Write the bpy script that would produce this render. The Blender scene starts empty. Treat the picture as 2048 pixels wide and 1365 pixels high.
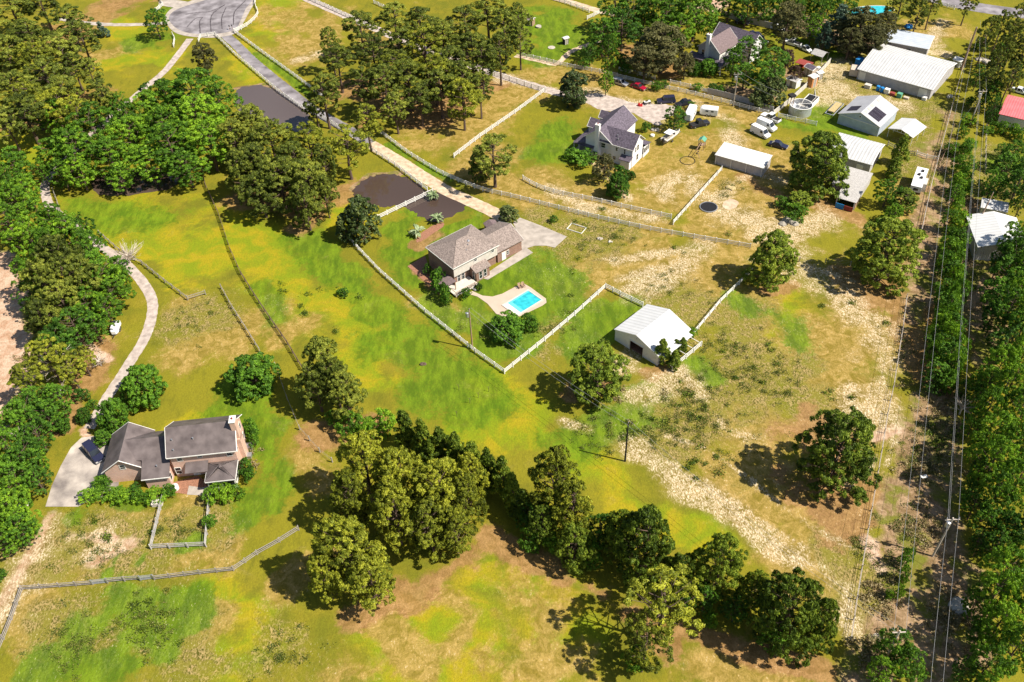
import bpy, math, random
import numpy as np
from math import radians as rad, sin, cos, pi
random.seed(7)
# ---------------------------------------------------------------- camera, sky, sun, exposure
SC = bpy.context.scene
CH, CF, CT, CR = 122.0, 1800.0, rad(43.5), rad(2.5)      # height, focal length in photo pixels, pitch, roll
c_, s_ = cos(CR), sin(CR)
_R = np.array([1, 0, 0.]); _D = np.array([0, -sin(CT), -cos(CT)]); FW = np.array([0, cos(CT), -sin(CT)])
RX = c_*_R + s_*_D; DN = -s_*_R + c_*_D
def G(x, y, z=0.0):
    """where the sight line of photo pixel x, y meets height z"""
    r = (x-1024)*RX + (y-682.5)*DN + CF*FW
    t = (CH-z)/-r[2]
    return np.array([r[0]*t, r[1]*t, z])
from mathutils import Matrix, Vector
cam = bpy.data.cameras.new("camera"); camo = bpy.data.objects.new("camera", cam)
SC.collection.objects.link(camo); SC.camera = camo
cam.sensor_width = 36; cam.lens = CF/2048*36; cam.clip_start = 1; cam.clip_end = 9000
M = Matrix.Identity(4)
for i in range(3):
    M[i][0] = RX[i]; M[i][1] = -DN[i]; M[i][2] = -FW[i]
M[2][3] = CH
camo.matrix_world = M
SUN_EL = rad(51); SX, SY = 7.25, -2.73                    # the sun stands to the right and slightly this side
W = bpy.data.worlds.new("World"); SC.world = W; W.use_nodes = True
wn = W.node_tree; bg = wn.nodes['Background']
sky = wn.nodes.new('ShaderNodeTexSky'); sky.sky_type = 'NISHITA'; sky.sun_disc = False
sky.sun_elevation = SUN_EL; sky.sun_rotation = math.atan2(SX, SY)
wn.links.new(sky.outputs[0], bg.inputs[0]); bg.inputs[1].default_value = 0.07
sl = bpy.data.lights.new("sun", 'SUN'); sl.energy = 5.0; sl.angle = rad(0.5); sl.color = (1, .93, .82)
so = bpy.data.objects.new("sun", sl); SC.collection.objects.link(so)
sd = Vector((SX, SY, math.hypot(SX, SY)*math.tan(SUN_EL))).normalized()
so.rotation_euler = sd.to_track_quat('Z', 'Y').to_euler(); so.location = (0, 0, 200)
SC.view_settings.view_transform = 'Standard'; SC.view_settings.look = 'None'
SC.view_settings.exposure = 0.76; SC.view_settings.gamma = 1
SC.cycles.max_bounces = 5; SC.cycles.transparent_max_bounces = 4
# ---------------------------------------------------------------- materials
MT = {}
def mat(name, col, rough=.8, var=.15, scale=2.0, bump=0.0, metal=0.0, spec=.3, col2=None, wave=None, detail=5):
    if name in MT: return MT[name]
    m = bpy.data.materials.new(name); m.use_nodes = True; nt = m.node_tree; N = nt.nodes; L = nt.links
    b = N['Principled BSDF']; b.inputs['Roughness'].default_value = rough; b.inputs['Metallic'].default_value = metal
    b.inputs['Specular IOR Level'].default_value = spec
    tc = N.new('ShaderNodeTexCoord'); no = N.new('ShaderNodeTexNoise'); no.inputs['Scale'].default_value = scale
    no.inputs['Detail'].default_value = detail; L.new(tc.outputs['Object'], no.inputs['Vector'])
    cr = N.new('ShaderNodeValToRGB'); cr.color_ramp.elements[0].position = .3; cr.color_ramp.elements[1].position = .7
    a = tuple(max(0, c*(1-var)) for c in col); d = tuple(min(1, c*(1+var)) for c in (col2 or col))
    cr.color_ramp.elements[0].color = a+(1,); cr.color_ramp.elements[1].color = d+(1,)
    L.new(no.outputs['Fac'], cr.inputs[0]); out = cr.outputs[0]
    if wave:      # (axis, period, depth, darkening): ribs or courses that belong to the surface
        ax, per, dep, dk = wave
        wv = N.new('ShaderNodeTexWave'); wv.bands_direction = ax; wv.inputs['Scale'].default_value = .314/per
        wv.inputs['Distortion'].default_value = 0; L.new(tc.outputs['Object'], wv.inputs['Vector'])
        bp = N.new('ShaderNodeBump'); bp.inputs['Strength'].default_value = dep; bp.inputs['Distance'].default_value = .05
        L.new(wv.outputs['Fac'], bp.inputs['Height']); L.new(bp.outputs[0], b.inputs['Normal'])
        mx = N.new('ShaderNodeMix'); mx.data_type = 'RGBA'; mx.blend_type = 'MULTIPLY'
        pw = N.new('ShaderNodeMath'); pw.operation = 'POWER'; pw.inputs[1].default_value = 6
        L.new(wv.outputs['Fac'], pw.inputs[0])
        ml = N.new('ShaderNodeMath'); ml.operation = 'MULTIPLY'; ml.inputs[1].default_value = dk
        L.new(pw.outputs[0], ml.inputs[0]); L.new(ml.outputs[0], mx.inputs['Factor'])
        L.new(out, mx.inputs[6]); mx.inputs[7].default_value = (.35, .33, .3, 1); out = mx.outputs[2]
    elif bump:
        bp = N.new('ShaderNodeBump'); bp.inputs['Strength'].default_value = bump; bp.inputs['Distance'].default_value = .08
        L.new(no.outputs['Fac'], bp.inputs['Height']); L.new(bp.outputs[0], b.inputs['Normal'])
    L.new(out, b.inputs['Base Color']); MT[name] = m
    return m
def brickmat(name, c1, c2, mortar, sc=1.0):
    m = bpy.data.materials.new(name); m.use_nodes = True; nt = m.node_tree; N = nt.nodes; L = nt.links
    b = N['Principled BSDF']; b.inputs['Roughness'].default_value = .9
    tc = N.new('ShaderNodeTexCoord'); ge = N.new('ShaderNodeNewGeometry')
    sp = N.new('ShaderNodeSeparateXYZ'); L.new(tc.outputs['Object'], sp.inputs[0])
    ad = N.new('ShaderNodeMath'); L.new(sp.outputs[0], ad.inputs[0]); L.new(sp.outputs[1], ad.inputs[1])
    cb = N.new('ShaderNodeCombineXYZ'); L.new(ad.outputs[0], cb.inputs[0]); L.new(sp.outputs[2], cb.inputs[1])
    br = N.new('ShaderNodeTexBrick'); br.inputs['Scale'].default_value = 2.2*sc; L.new(cb.outputs[0], br.inputs['Vector'])
    br.inputs['Color1'].default_value = c1+(1,); br.inputs['Color2'].default_value = c2+(1,); br.inputs['Mortar'].default_value = mortar+(1,)
    no = N.new('ShaderNodeTexNoise'); no.inputs['Scale'].default_value = .9; no.inputs['Detail'].default_value = 6
    L.new(tc.outputs['Object'], no.inputs['Vector'])
    mx = N.new('ShaderNodeMix'); mx.data_type = 'RGBA'; mx.blend_type = 'MULTIPLY'; mx.inputs['Factor'].default_value = .6
    mr = N.new('ShaderNodeMapRange'); mr.inputs[1].default_value = .3; mr.inputs[2].default_value = .7; mr.inputs[3].default_value = .7; mr.inputs[4].default_value = 1.1
    L.new(no.outputs['Fac'], mr.inputs[0]); L.new(br.outputs['Color'], mx.inputs[6]); L.new(mr.outputs[0], mx.inputs[7])
    L.new(mx.outputs[2], b.inputs['Base Color']); MT[name] = m; return m
def leafmat(name, dark, mid, light, trans=.25, spec=.25):
    m = bpy.data.materials.new(name); m.use_nodes = True; nt = m.node_tree; N = nt.nodes; L = nt.links
    b = N['Principled BSDF']; b.inputs['Roughness'].default_value = .6; b.inputs['Specular IOR Level'].default_value = spec
    at = N.new('ShaderNodeAttribute'); at.attribute_name = 'tint'
    oi = N.new('ShaderNodeObjectInfo')
    a1 = N.new('ShaderNodeMath'); a1.operation = 'MULTIPLY_ADD'; a1.inputs[1].default_value = .46; a1.inputs[2].default_value = -.23
    L.new(oi.outputs['Random'], a1.inputs[0])
    a2 = N.new('ShaderNodeMath'); L.new(at.outputs['Fac'], a2.inputs[0]); L.new(a1.outputs[0], a2.inputs[1])
    cr = N.new('ShaderNodeValToRGB'); e = cr.color_ramp.elements
    e[0].position = 0.0; e[0].color = dark+(1,); e[1].position = 1.0; e[1].color = light+(1,)
    k = e.new(.5); k.color = mid+(1,)
    L.new(a2.outputs[0], cr.inputs[0]); L.new(cr.outputs[0], b.inputs['Base Color'])
    tr = N.new('ShaderNodeBsdfTranslucent'); L.new(cr.outputs[0], tr.inputs['Color'])
    ms = N.new('ShaderNodeMixShader'); ms.inputs[0].default_value = trans
    L.new(b.outputs[0], ms.inputs[1]); L.new(tr.outputs[0], ms.inputs[2])
    L.new(ms.outputs[0], N['Material Output'].inputs[0]); MT[name] = m; return m
# ---------------------------------------------------------------- object helpers
COL = SC.collection
def tag(o, label=None, cat=None, group=None, kind=None):
    if label: o['label'] = label
    if cat: o['category'] = cat
    if group: o['group'] = group
    if kind: o['kind'] = kind
    return o
def empty(name, loc, rz=0.0, label=None, cat=None, group=None):
    o = bpy.data.objects.new(name, None); COL.objects.link(o); o.location = tuple(loc); o.rotation_euler = (0, 0, rz)
    o.empty_display_size = .5
    return tag(o, label, cat, group)
def link(name, me, parent=None, loc=None, rot=None, scale=None):
    o = bpy.data.objects.new(name, me); COL.objects.link(o)
    if parent: o.parent = parent
    if loc is not None: o.location = tuple(loc)
    if rot is not None: o.rotation_euler = rot
    if scale is not None: o.scale = scale
    return o
class MB:
    def __init__(s): s.v = []; s.f = []
    def poly(s, pts):
        n = len(s.v); s.v += [tuple(map(float, p)) for p in pts]; s.f.append(tuple(range(n, n+len(pts)))); return s
    def box(s, x0, x1, y0, y1, z0, z1):
        n = len(s.v)
        s.v += [(x0, y0, z0), (x1, y0, z0), (x1, y1, z0), (x0, y1, z0), (x0, y0, z1), (x1, y0, z1), (x1, y1, z1), (x0, y1, z1)]
        s.f += [tuple(n+i for i in q) for q in ((0, 3, 2, 1), (4, 5, 6, 7), (0, 1, 5, 4), (1, 2, 6, 5), (2, 3, 7, 6), (3, 0, 4, 7))]
        return s
    def slab(s, pts, t):
        n = len(s.v); k = len(pts)
        s.v += [tuple(map(float, p)) for p in pts]+[(p[0], p[1], p[2]-t) for p in pts]
        s.f.append(tuple(range(n, n+k))); s.f.append(tuple(range(n+2*k-1, n+k-1, -1)))
        for i in range(k): j = (i+1) % k; s.f.append((n+j, n+i, n+k+i, n+k+j))
        return s
    def prism(s, prof, ax, a0, a1):
        """profile of (across, z) pushed along x or y"""
        k = len(prof); n = len(s.v)
        for a in (a0, a1):
            for p, z in prof: s.v.append((a, p, z) if ax == 'x' else (p, a, z))
        s.f.append(tuple(range(n, n+k))); s.f.append(tuple(range(n+2*k-1, n+k-1, -1)))
        for i in range(k): j = (i+1) % k; s.f.append((n+j, n+i, n+k+i, n+k+j))
        return s
    def tube(s, p, q, r0, r1=None, n=6):
        r1 = r0 if r1 is None else r1; p = np.array(p, float); q = np.array(q, float); d = q-p; d /= (np.linalg.norm(d)+1e-9)
        a = np.cross(d, (0, 0, 1) if abs(d[2]) < .9 else (1, 0, 0)); a /= np.linalg.norm(a); b = np.cross(d, a); k = len(s.v)
        for c, r in ((p, r0), (q, r1)):
            for i in range(n): t = 2*pi*i/n; s.v.append(tuple(c+r*(cos(t)*a+sin(t)*b)))
        for i in range(n): j = (i+1) % n; s.f.append((k+i, k+j, k+n+j, k+n+i))
        s.f.append(tuple(range(k+n-1, k-1, -1))); s.f.append(tuple(range(k+n, k+2*n))); return s
    def lathe(s, prof, n=24, c=(0, 0)):
        k = len(s.v)
        for r, z in prof:
            for i in range(n): t = 2*pi*i/n; s.v.append((c[0]+r*cos(t), c[1]+r*sin(t), z))
        for a in range(len(prof)-1):
            for i in range(n): j = (i+1) % n; s.f.append((k+a*n+i, k+a*n+j, k+(a+1)*n+j, k+(a+1)*n+i))
        return s
    def loft(s, rings, cap=True):
        k = len(s.v); n = len(rings[0])
        for r in rings: s.v += [tuple(map(float, p)) for p in r]
        for a in range(len(rings)-1):
            for i in range(n): j = (i+1) % n; s.f.append((k+a*n+i, k+a*n+j, k+(a+1)*n+j, k+(a+1)*n+i))
        if cap: s.f.append(tuple(range(k+n-1, k-1, -1))); s.f.append(tuple(range(k+(len(rings)-1)*n, k+len(rings)*n)))
        return s
    def mesh(s, name, m, smooth=False):
        me = bpy.data.meshes.new(name); me.from_pydata(s.v, [], s.f); me.validate()
        import bmesh
        bm = bmesh.new(); bm.from_mesh(me); bmesh.ops.recalc_face_normals(bm, faces=bm.faces); bm.to_mesh(me); bm.free()
        if m: me.materials.append(MT[m] if isinstance(m, str) else m)
        if smooth:
            me.polygons.foreach_set('use_smooth', [True]*len(me.polygons))
        return me
    def build(s, name, m, parent=None, smooth=False, **k):
        return link(name, s.mesh(name, m, smooth), parent, **k)
# ---------------------------------------------------------------- material set
mat('white_paint', (.7, .68, .63), .6, .06, 3)
mat('off_white', (.52, .48, .42), .7, .1, 1.5)
mat('vinyl_siding', (.72, .71, .7), .6, .06, 2, wave=('Z', .2, .6, .12))
mat('grey_siding', (.5, .49, .5), .7, .08, 2, wave=('Z', .2, .6, .15))
mat('white_metal_roof', (.6, .6, .59), .35, .07, .5, wave=('X', .9, .6, .35))
mat('white_metal_roof_y', (.6, .6, .59), .35, .05, .5, wave=('Y', .9, .6, .3))
mat('worn_metal_roof', (.5, .5, .5), .4, .05, .5, wave=('X', .8, .7, .5), col2=(.55, .55, .54), detail=9)
mat('blue_metal_roof', (.45, .49, .55), .4, .08, .6, wave=('Y', .9, .7, .25))
mat('ribbed_roof', (.42, .42, .44), .4, .08, .6, wave=('Y', .8, .7, .35))
mat('metal_wall', (.42, .4, .4), .6, .12, .8, wave=('X', .4, .5, .15))
mat('pale_wall', (.58, .57, .55), .6, .08, .8, wave=('X', .4, .5, .1))
mat('blue_wall', (.4, .45, .52), .5, .12, .8, wave=('X', .4, .5, .1))
mat('red_roof', (.62, .16, .17), .45, .15, .7, wave=('X', .6, .6, .2))
mat('brown_shingle', (.09, .07, .067), .55, .18, .6, bump=.15, col2=(.13, .105, .1), detail=12, spec=.5)
mat('grey_shingle', (.17, .135, .115), .85, .3, 3.5, bump=.5, col2=(.25, .2, .175), detail=8)
mat('dark_shingle', (.075, .062, .08), .75, .3, 2.5, bump=.4, col2=(.11, .09, .115))
mat('mauve_shingle', (.15, .11, .11), .8, .25, 2.5, bump=.4)
brickmat('red_brick', (.58, .34, .25), (.64, .41, .31), (.58, .48, .4))
brickmat('brown_brick', (.2, .1, .07), (.27, .15, .1), (.3, .24, .2))
mat('glass', (.02, .025, .03), .08, .2, 1, spec=.6)
mat('dark', (.02, .018, .018), .8, .2, 2)
mat('black_mesh', (.012, .012, .014), .7, .2, 3)
mat('concrete', (.3, .26, .22), .85, .12, .6, bump=.3, col2=(.4, .35, .3), detail=10)
mat('stained_concrete', (.2, .17, .16), .85, .3, .3, bump=.3, col2=(.4, .35, .3), detail=10)
mat('pool_deck', (.46, .36, .28), .85, .06, .5, bump=.05, detail=9)
mat('old_rail', (.3, .27, .24), .9, .3, 3)
mat('dark_rail', (.13, .09, .06), .9, .3, 3)
mat('wire', (.3, .3, .3), .6, .1, 2)
mat('asphalt', (.13, .115, .12), .9, .25, .3, bump=.3, col2=(.25, .23, .24), detail=12)
mat('dark_asphalt', (.06, .05, .055), .9, .2, 2)
mat('gravel', (.34, .28, .24), .9, .18, .9, bump=.4, col2=(.44, .37, .32), detail=14)
mat('dirt_road', (.42, .3, .19), .9, .2, .8, bump=.5, col2=(.52, .41, .29), detail=12)
mat('timber', (.3, .2, .13), .85, .25, 4)
mat('grey_timber', (.3, .27, .22), .85, .25, 4)
mat('weathered', (.42, .4, .38), .85, .2, 3, wave=('X', .15, .4, .3))
mat('orange_timber', (.5, .22, .08), .8, .2, 4)
mat('bark', (.11, .075, .055), .95, .3, 5, bump=.6)
mat('pale_bark', (.5, .43, .36), .9, .2, 5)
mat('metal', (.45, .46, .48), .35, .1, 2, metal=.7)
mat('galvanised', (.5, .52, .55), .35, .1, 2, metal=.5, wave=('Z', .35, .6, .15))
mat('rubber', (.02, .02, .02), .9, .1, 3)
mat('solar', (.03, .022, .032), .35, .2, 1.5, wave=('X', .5, .1, .1))
mat('red_cloth', (.5, .02, .02), .8, .1, 3)
mat('red_paint', (.32, .008, .03), .3, .05, 2, spec=.5)
mat('silver_paint', (.42, .42, .44), .3, .05, 2, metal=.4, spec=.5)
mat('black_paint', (.018, .018, .024), .28, .05, 2, spec=.5)
mat('navy_paint', (.02, .022, .05), .3, .05, 2, spec=.5)
mat('white_car', (.75, .75, .74), .3, .04, 2, spec=.5)
mat('blue_tarp', (.02, .2, .5), .6, .2, 4, bump=.5)
mat('green_panel', (.1, .3, .2), .6, .2, 4)
mat('beige_panel', (.5, .42, .34), .7, .1, 2)
mat('pipe_red', (.25, .05, .04), .7, .2, 3)
mat('mulch_bed', (.27, .13, .08), .95, .3, 4, bump=.6)
mat('stone', (.4, .36, .3), .9, .3, 3, bump=.6)
mat('hay', (.42, .33, .16), .95, .25, 6, bump=.6)
leafmat('pine_leaf', (.03, .045, .006), (.11, .145, .016), (.33, .36, .045), .25)
leafmat('dense_leaf', (.03, .055, .007), (.11, .17, .014), (.31, .38, .035), .25)
leafmat('oak_leaf', (.045, .06, .007), (.17, .2, .015), (.42, .43, .035), .25)
leafmat('maple_leaf', (.03, .08, .006), (.095, .21, .012), (.27, .45, .022), .28)
leafmat('magnolia_leaf', (.018, .035, .006), (.05, .085, .012), (.2, .24, .06), .12, .5)
leafmat('bush_leaf', (.02, .055, .006), (.055, .14, .01), (.16, .32, .02), .2)
leafmat('palm_leaf', (.12, .17, .07), (.25, .32, .15), (.42, .48, .27), .2)
leafmat('dry_leaf', (.16, .12, .04), (.25, .2, .08), (.4, .32, .18), .2)
leafmat('blue_leaf', (.03, .06, .035), (.06, .11, .07), (.12, .18, .12), .15)
leafmat('purple_leaf', (.05, .025, .02), (.09, .05, .035), (.15, .1, .06), .15)
leafmat('brownish_leaf', (.05, .055, .015), (.1, .1, .03), (.17, .16, .055), .2)
leafmat('weed_leaf', (.05, .08, .01), (.1, .14, .015), (.3, .27, .08), .25)
# ---------------------------------------------------------------- ground
def axis_pts(lo, hi, st, far):
    a = list(np.arange(lo, hi+.01, st)); d = st; p = lo; q = hi; A = []; B = []
    while p > -far: d *= 1.35; p -= d; A.append(p)
    d = st
    while q < far: d *= 1.35; q += d; B.append(q)
    return np.array(A[::-1]+a+B)
gx = axis_pts(-190, 190, .7, 3200); gy = axis_pts(50, 335, .7, 3200)
XX, YY = np.meshgrid(gx, gy); nx, ny = len(gx), len(gy)
# strokes: (half width in photo pixels, softness, points in photo pixels)
S = {
'green': [(30,.8,[(930,640),(990,660),(1060,665)]),(30,.9,[(1000,560),(1080,545),(1110,540)]),(26,.9,[(800,470),(830,510)]),(30,.8,[(940,560),(985,575)]),(40,1,[(1090,560),(1140,600)]),(30,.9,[(1120,690),(1180,650),(1210,610)]),(40,1,[(440,780),(540,860)]),(30,.7,[(180,1255),(235,1210),(300,1195)]),(30,.6,[(320,1270),(335,1310)]),(20,.6,[(355,1190),(330,1230)]),(26,.6,[(110,1345),(200,1320),(280,1330)]),(12,.6,[(215,1150),(245,1095)]),(18,.8,[(240,1000),(280,1010)]),(20,.7,[(140,1040),(170,1055)]),(40,.9,[(520,960),(500,1030)]),(34,1,[(620,480),(700,560),(790,640),(850,690)]),(40,1,[(900,560),(860,580)]),(40,1,[(940,600),(960,640)]),(34,1,[(1100,600),(1130,590)]),(26,1,[(1350,30),(1300,60)]),(40,1,[(500,870),(520,900)]),(45,1,[(830,780),(900,740),(1000,800)]),(60,1,[(760,680),(860,720),(930,800)]),(40,1,[(600,480),(660,560)]),(22,.8,[(610,470),(690,560),(760,640)]),(60,1,[(1070,540),(1120,570),(1060,620)]),
 (35,.8,[(1095,510),(1110,600),(1150,620)]),(45,.8,[(1150,700),(1250,620)]),(38,.7,[(1240,610),(1200,650)]),(30,.7,[(960,430),(900,460),(880,480)]),(35,.8,[(800,450),(860,400),(960,440)]),(45,1,[(800,520),(830,560)]),
 (22,1.4,[(1470,600),(1500,620)]),(40,1,[(1120,260),(1110,300)]),(30,1,[(1100,290),(1085,310)]),(55,1,[(1060,30),(1120,60),(1150,90),(1080,110)]),(35,1,[(270,90),(330,80)]),(30,1,[(350,15),(330,30)]),
 (10,.7,[(515,110),(560,140),(620,190)]),(10,.7,[(780,290),(850,335),(900,360)]),(26,1,[(540,880),(530,960),(545,1010)]),(40,1,[(500,800),(440,810)]),(38,.8,[(180,1260),(240,1210),(300,1260)]),
 (30,.7,[(330,1290),(320,1320)]),(30,.8,[(360,1200),(400,1180),(390,1240)]),(14,.6,[(215,1150),(245,1095)]),(10,.5,[(275,1130),(290,1110)]),(22,.7,[(155,1035),(165,1050)]),(24,.8,[(110,1340),(160,1310)]),
 (40,1,[(70,1340),(250,1340)]),(32,1,[(1640,210),(1650,250),(1720,275)]),(14,1,[(1560,245),(1640,262)]),(22,1,[(1700,105),(1660,120)]),(20,1,[(1560,70),(1600,85)]),(40,1,[(240,1200),(300,1230)]),
 (26,1.4,[(1570,640),(1590,680)]),(16,.8,[(1330,790),(1290,770)]),(60,1,[(1150,880),(1250,830)]),(30,1,[(530,570),(560,640)]),(18,.8,[(370,1090),(400,1080)]),(30,1,[(1990,330),(2040,320)]),(25,1,[(1380,720),(1420,760)]),
 (18,.7,[(1270,780),(1250,790)]),(30,1,[(560,930),(570,980)]),(40,1,[(990,640),(1000,700),(1050,690)]),(30,.8,[(850,600),(900,640)]),(55,1,[(200,420),(330,440)]),(14,1,[(1780,420),(1770,450)])],
'dry': [(50,1.3,[(620,1330),(720,1345)]),(60,1.4,[(1020,1180),(1100,1230)]),(110,1,[(1440,320),(1400,380),(1560,420)]),(60,1,[(1100,150),(1200,175)]),(110,1,[(1640,720),(1740,680)]),(70,1,[(1300,520),(1200,560)]),(60,1,[(1760,120),(1700,180)]),(90,1,[(1600,900),(1500,860)]),(50,1,[(400,930),(380,1000)]),(80,1,[(1420,560),(1500,640)]),(70,1,[(1640,1010),(1560,1000)]),(60,1,[(870,240),(960,300)]),(60,1,[(420,680),(380,720)]),(60,1,[(1080,370),(1200,410),(1400,470),(1480,480)]),(50,1,[(960,340),(1060,390)]),(75,1,[(1360,400),(1440,440)]),(60,1,[(1250,470),(1350,520),(1450,520)]),(50,1,[(1190,520),(1140,560)]),(90,1,[(1600,680),(1750,700),(1700,800)]),
 (70,1,[(1350,860),(1450,950),(1560,1060)]),(90,1,[(1450,850),(1560,950)]),(80,1,[(1560,1080),(1690,1160)]),(60,1,[(880,200),(960,250),(830,260)]),(50,1,[(880,290),(960,220),(1050,190)]),(40,1,[(1060,150),(1160,160)]),
 (50,1,[(1400,180),(1500,290),(1540,330)]),(60,1,[(1560,320),(1500,400),(1450,380)]),(50,1,[(1230,190),(1380,180),(1500,240)]),(40,1,[(370,610),(420,650),(470,680)]),(60,1,[(100,1080),(200,1120),(250,1050)]),(50,1,[(330,1030),(390,1080)]),
 (60,1,[(60,1200),(100,1290)]),(40,1,[(600,910),(640,960)]),(40,1,[(620,640),(560,660)]),(40,1,[(700,1110),(560,1180)]),(70,1,[(560,30),(640,60),(600,110)]),(30,1,[(190,110),(240,100)]),(30,1,[(880,1180),(950,1230),(900,1300)]),
 (40,1,[(1000,1230),(1060,1310)]),(60,1,[(1500,700),(1480,800)]),(50,1,[(1800,400),(1840,470)]),(40,1,[(1780,90),(1880,60)]),(30,1,[(1800,500),(1850,560)]),(60,1,[(1390,340),(1340,400)]),(40,1,[(1200,300),(1300,350)]),(30,1,[(130,700),(200,680)]),
 (50,1,[(380,1120),(450,1100)]),(30,1,[(840,600),(960,640)]),(40,1,[(760,1250),(850,1330)]),(40,1,[(440,1230),(380,1320)]),(60,1,[(1150,1320),(1000,1330)]),(60,1,[(1440,1320),(1550,1355)]),(40,1,[(500,640),(570,620)]),(30,1,[(720,60),(760,90)])],
'sand': [(5,.8,[(1330,870),(1420,900),(1500,960),(1600,1040),(1710,1100)]),(4,.8,[(1300,905),(1400,965),(1500,1030),(1620,1100)]),(4,.8,[(1420,1010),(1540,1080),(1650,1150)]),(8,1,[(1500,520),(1600,530),(1700,560)]),(7,1,[(1180,320),(1260,400)]),(10,1,[(1240,560),(1300,540)]),(24,1.3,[(100,1065),(60,1130),(25,1190),(-5,1250)]),(24,.8,[(1255,890),(1310,930),(1390,985),(1450,1030),(1540,1090),(1620,1130),(1690,1180)]),(20,1,[(1690,1180),(1690,1260)]),(18,.8,[(100,1070),(60,1130),(30,1190),(0,1240)]),(22,.8,[(1400,500),(1350,540),(1300,560)]),
 (24,.8,[(1260,580),(1340,560),(1390,510)]),(14,.7,[(1230,520),(1300,510),(1380,500)]),(30,1,[(1610,540),(1690,600),(1720,640)]),(34,1,[(1740,640),(1770,740),(1740,820)]),(26,1,[(1560,470),(1600,510)]),(40,.8,[(1470,430),(1570,470),(1640,440)]),
 (26,.8,[(1640,200),(1660,160),(1680,120)]),(24,.8,[(1650,180),(1710,190),(1800,215)]),(16,.8,[(1390,210),(1450,240),(1480,280)]),(22,.8,[(1460,260),(1480,310)]),(20,.8,[(1180,190),(1230,205),(1310,215),(1300,240)]),(15,.8,[(1000,155),(1110,185),(1190,200)]),
 (24,.9,[(1330,380),(1370,340),(1400,390)]),(14,.7,[(1130,395),(1210,420),(1330,440)]),(18,.8,[(1090,370),(1130,400)]),(16,.8,[(1300,760),(1360,740),(1400,790)]),(26,1,[(1270,790),(1320,770)]),(10,.7,[(1120,840),(1180,860)]),
 (20,.8,[(1700,780),(1660,880)]),(16,.9,[(1440,850),(1490,880)]),(22,.9,[(1280,690),(1240,740)]),(16,.9,[(150,1080),(220,1060)]),(18,.9,[(240,1090),(170,1110)]),(14,.9,[(1560,360),(1520,350)]),(24,.9,[(1480,360),(1440,400)]),
 (14,.8,[(1740,920),(1700,970)]),(12,.8,[(1840,100),(1890,110)]),(18,.8,[(1880,50),(1860,90)]),(14,.8,[(600,120),(630,110)]),(10,.6,[(1790,880),(1770,940)])],
'straw': [(60,.8,[(760,210),(860,230),(900,190)]),(45,.8,[(700,170),(760,160)]),(26,.8,[(600,450),(660,400),(700,370)]),(45,.8,[(500,380),(600,410)]),(40,.7,[(830,1190),(880,1150),(940,1110)]),(34,.7,[(760,1200),(800,1170),(700,1240)]),
 (24,.7,[(980,1080),(1100,1140),(1200,1190)]),(30,.7,[(1260,1230),(1330,1290)]),(26,.7,[(1380,1260),(1480,1300),(1650,1345)]),(50,.7,[(1700,560),(1780,600)]),(70,.7,[(1640,960),(1700,1010),(1620,880)]),(40,.7,[(620,870),(680,870),(720,860)]),
 (30,.7,[(1150,790),(1220,770)]),(20,.7,[(1540,580),(1590,570)]),(20,.6,[(855,475),(835,490)]),(50,.8,[(30,240),(130,200)]),(50,.8,[(150,60),(230,10)]),(34,.7,[(1820,640),(1840,760)]),(30,.8,[(1960,600),(1950,700)]),(24,.7,[(1880,620),(1885,780)]),
 (14,.6,[(840,540),(870,570)]),(30,.7,[(200,700),(160,790),(130,860)]),(20,.8,[(1480,350),(1560,400)]),(26,.8,[(1610,400),(1700,430)]),(40,.8,[(1280,110),(1330,140)]),(20,.6,[(1330,735),(1300,750)]),(20,.7,[(1010,170),(960,180)])],
'mulch': [(7,.7,[(470,178),(540,170),(600,205),(626,262)]),(8,.7,[(706,380),(740,350),(800,348)]),(34,.8,[(1840,800),(1830,900),(1810,1000),(1790,1100)]),(44,.8,[(1870,800),(1880,960),(1850,1100)]),(30,.8,[(1880,300),(1870,420),(1850,560),(1840,640)]),(40,.8,[(1900,1100),(1880,1250),(1860,1360)]),(40,.8,[(1800,1180),(1770,1300),(1720,1360)]),
 (26,.8,[(1900,230),(1870,290)]),(30,.8,[(1700,110),(1760,70)]),(34,.9,[(1550,30),(1650,60),(1720,90)]),(30,.9,[(1470,180),(1520,200),(1580,150)]),(40,.9,[(1930,520),(1960,560),(1960,720)]),(30,.8,[(1940,1150),(1960,1300)]),(28,.8,[(1930,380),(1950,420)])],
'pink': [(15,1.2,[(100,1030),(80,1080),(50,1130),(22,1180),(0,1225),(-20,1260)]),(24,1.4,[(200,1110),(260,1085)]),(16,1.3,[(150,1070),(230,1080)]),(14,1.3,[(190,1120),(250,1100)]),(14,1.4,[(1740,1090),(1760,1140)]),(12,1.4,[(1745,880),(1790,860)]),(40,.8,[(0,560),(15,640),(10,760)]),(26,.8,[(30,700),(0,800),(-10,860)]),(26,.8,[(0,520),(20,600)]),(10,.6,[(170,690),(215,720)]),(26,.7,[(1440,0),(1420,15)]),(10,.6,[(165,860),(180,880)])],
'vivid': [(110,1,[(880,1230),(1000,1240),(1100,1300)]),(70,1,[(760,1340),(1000,1290)]),(70,1,[(650,600),(720,620),(740,700)]),(80,1,[(480,470),(540,540),(620,620)]),(90,1,[(250,420),(330,460),(400,520)]),(60,1,[(950,840),(1030,850)]),(60,1,[(1000,770),(1060,830)]),(80,1,[(760,1290),(900,1330),(1020,1340)]),(50,1,[(420,1180),(520,1230),(500,1300)]),(50,1,[(700,720),(760,760)]),
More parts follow.
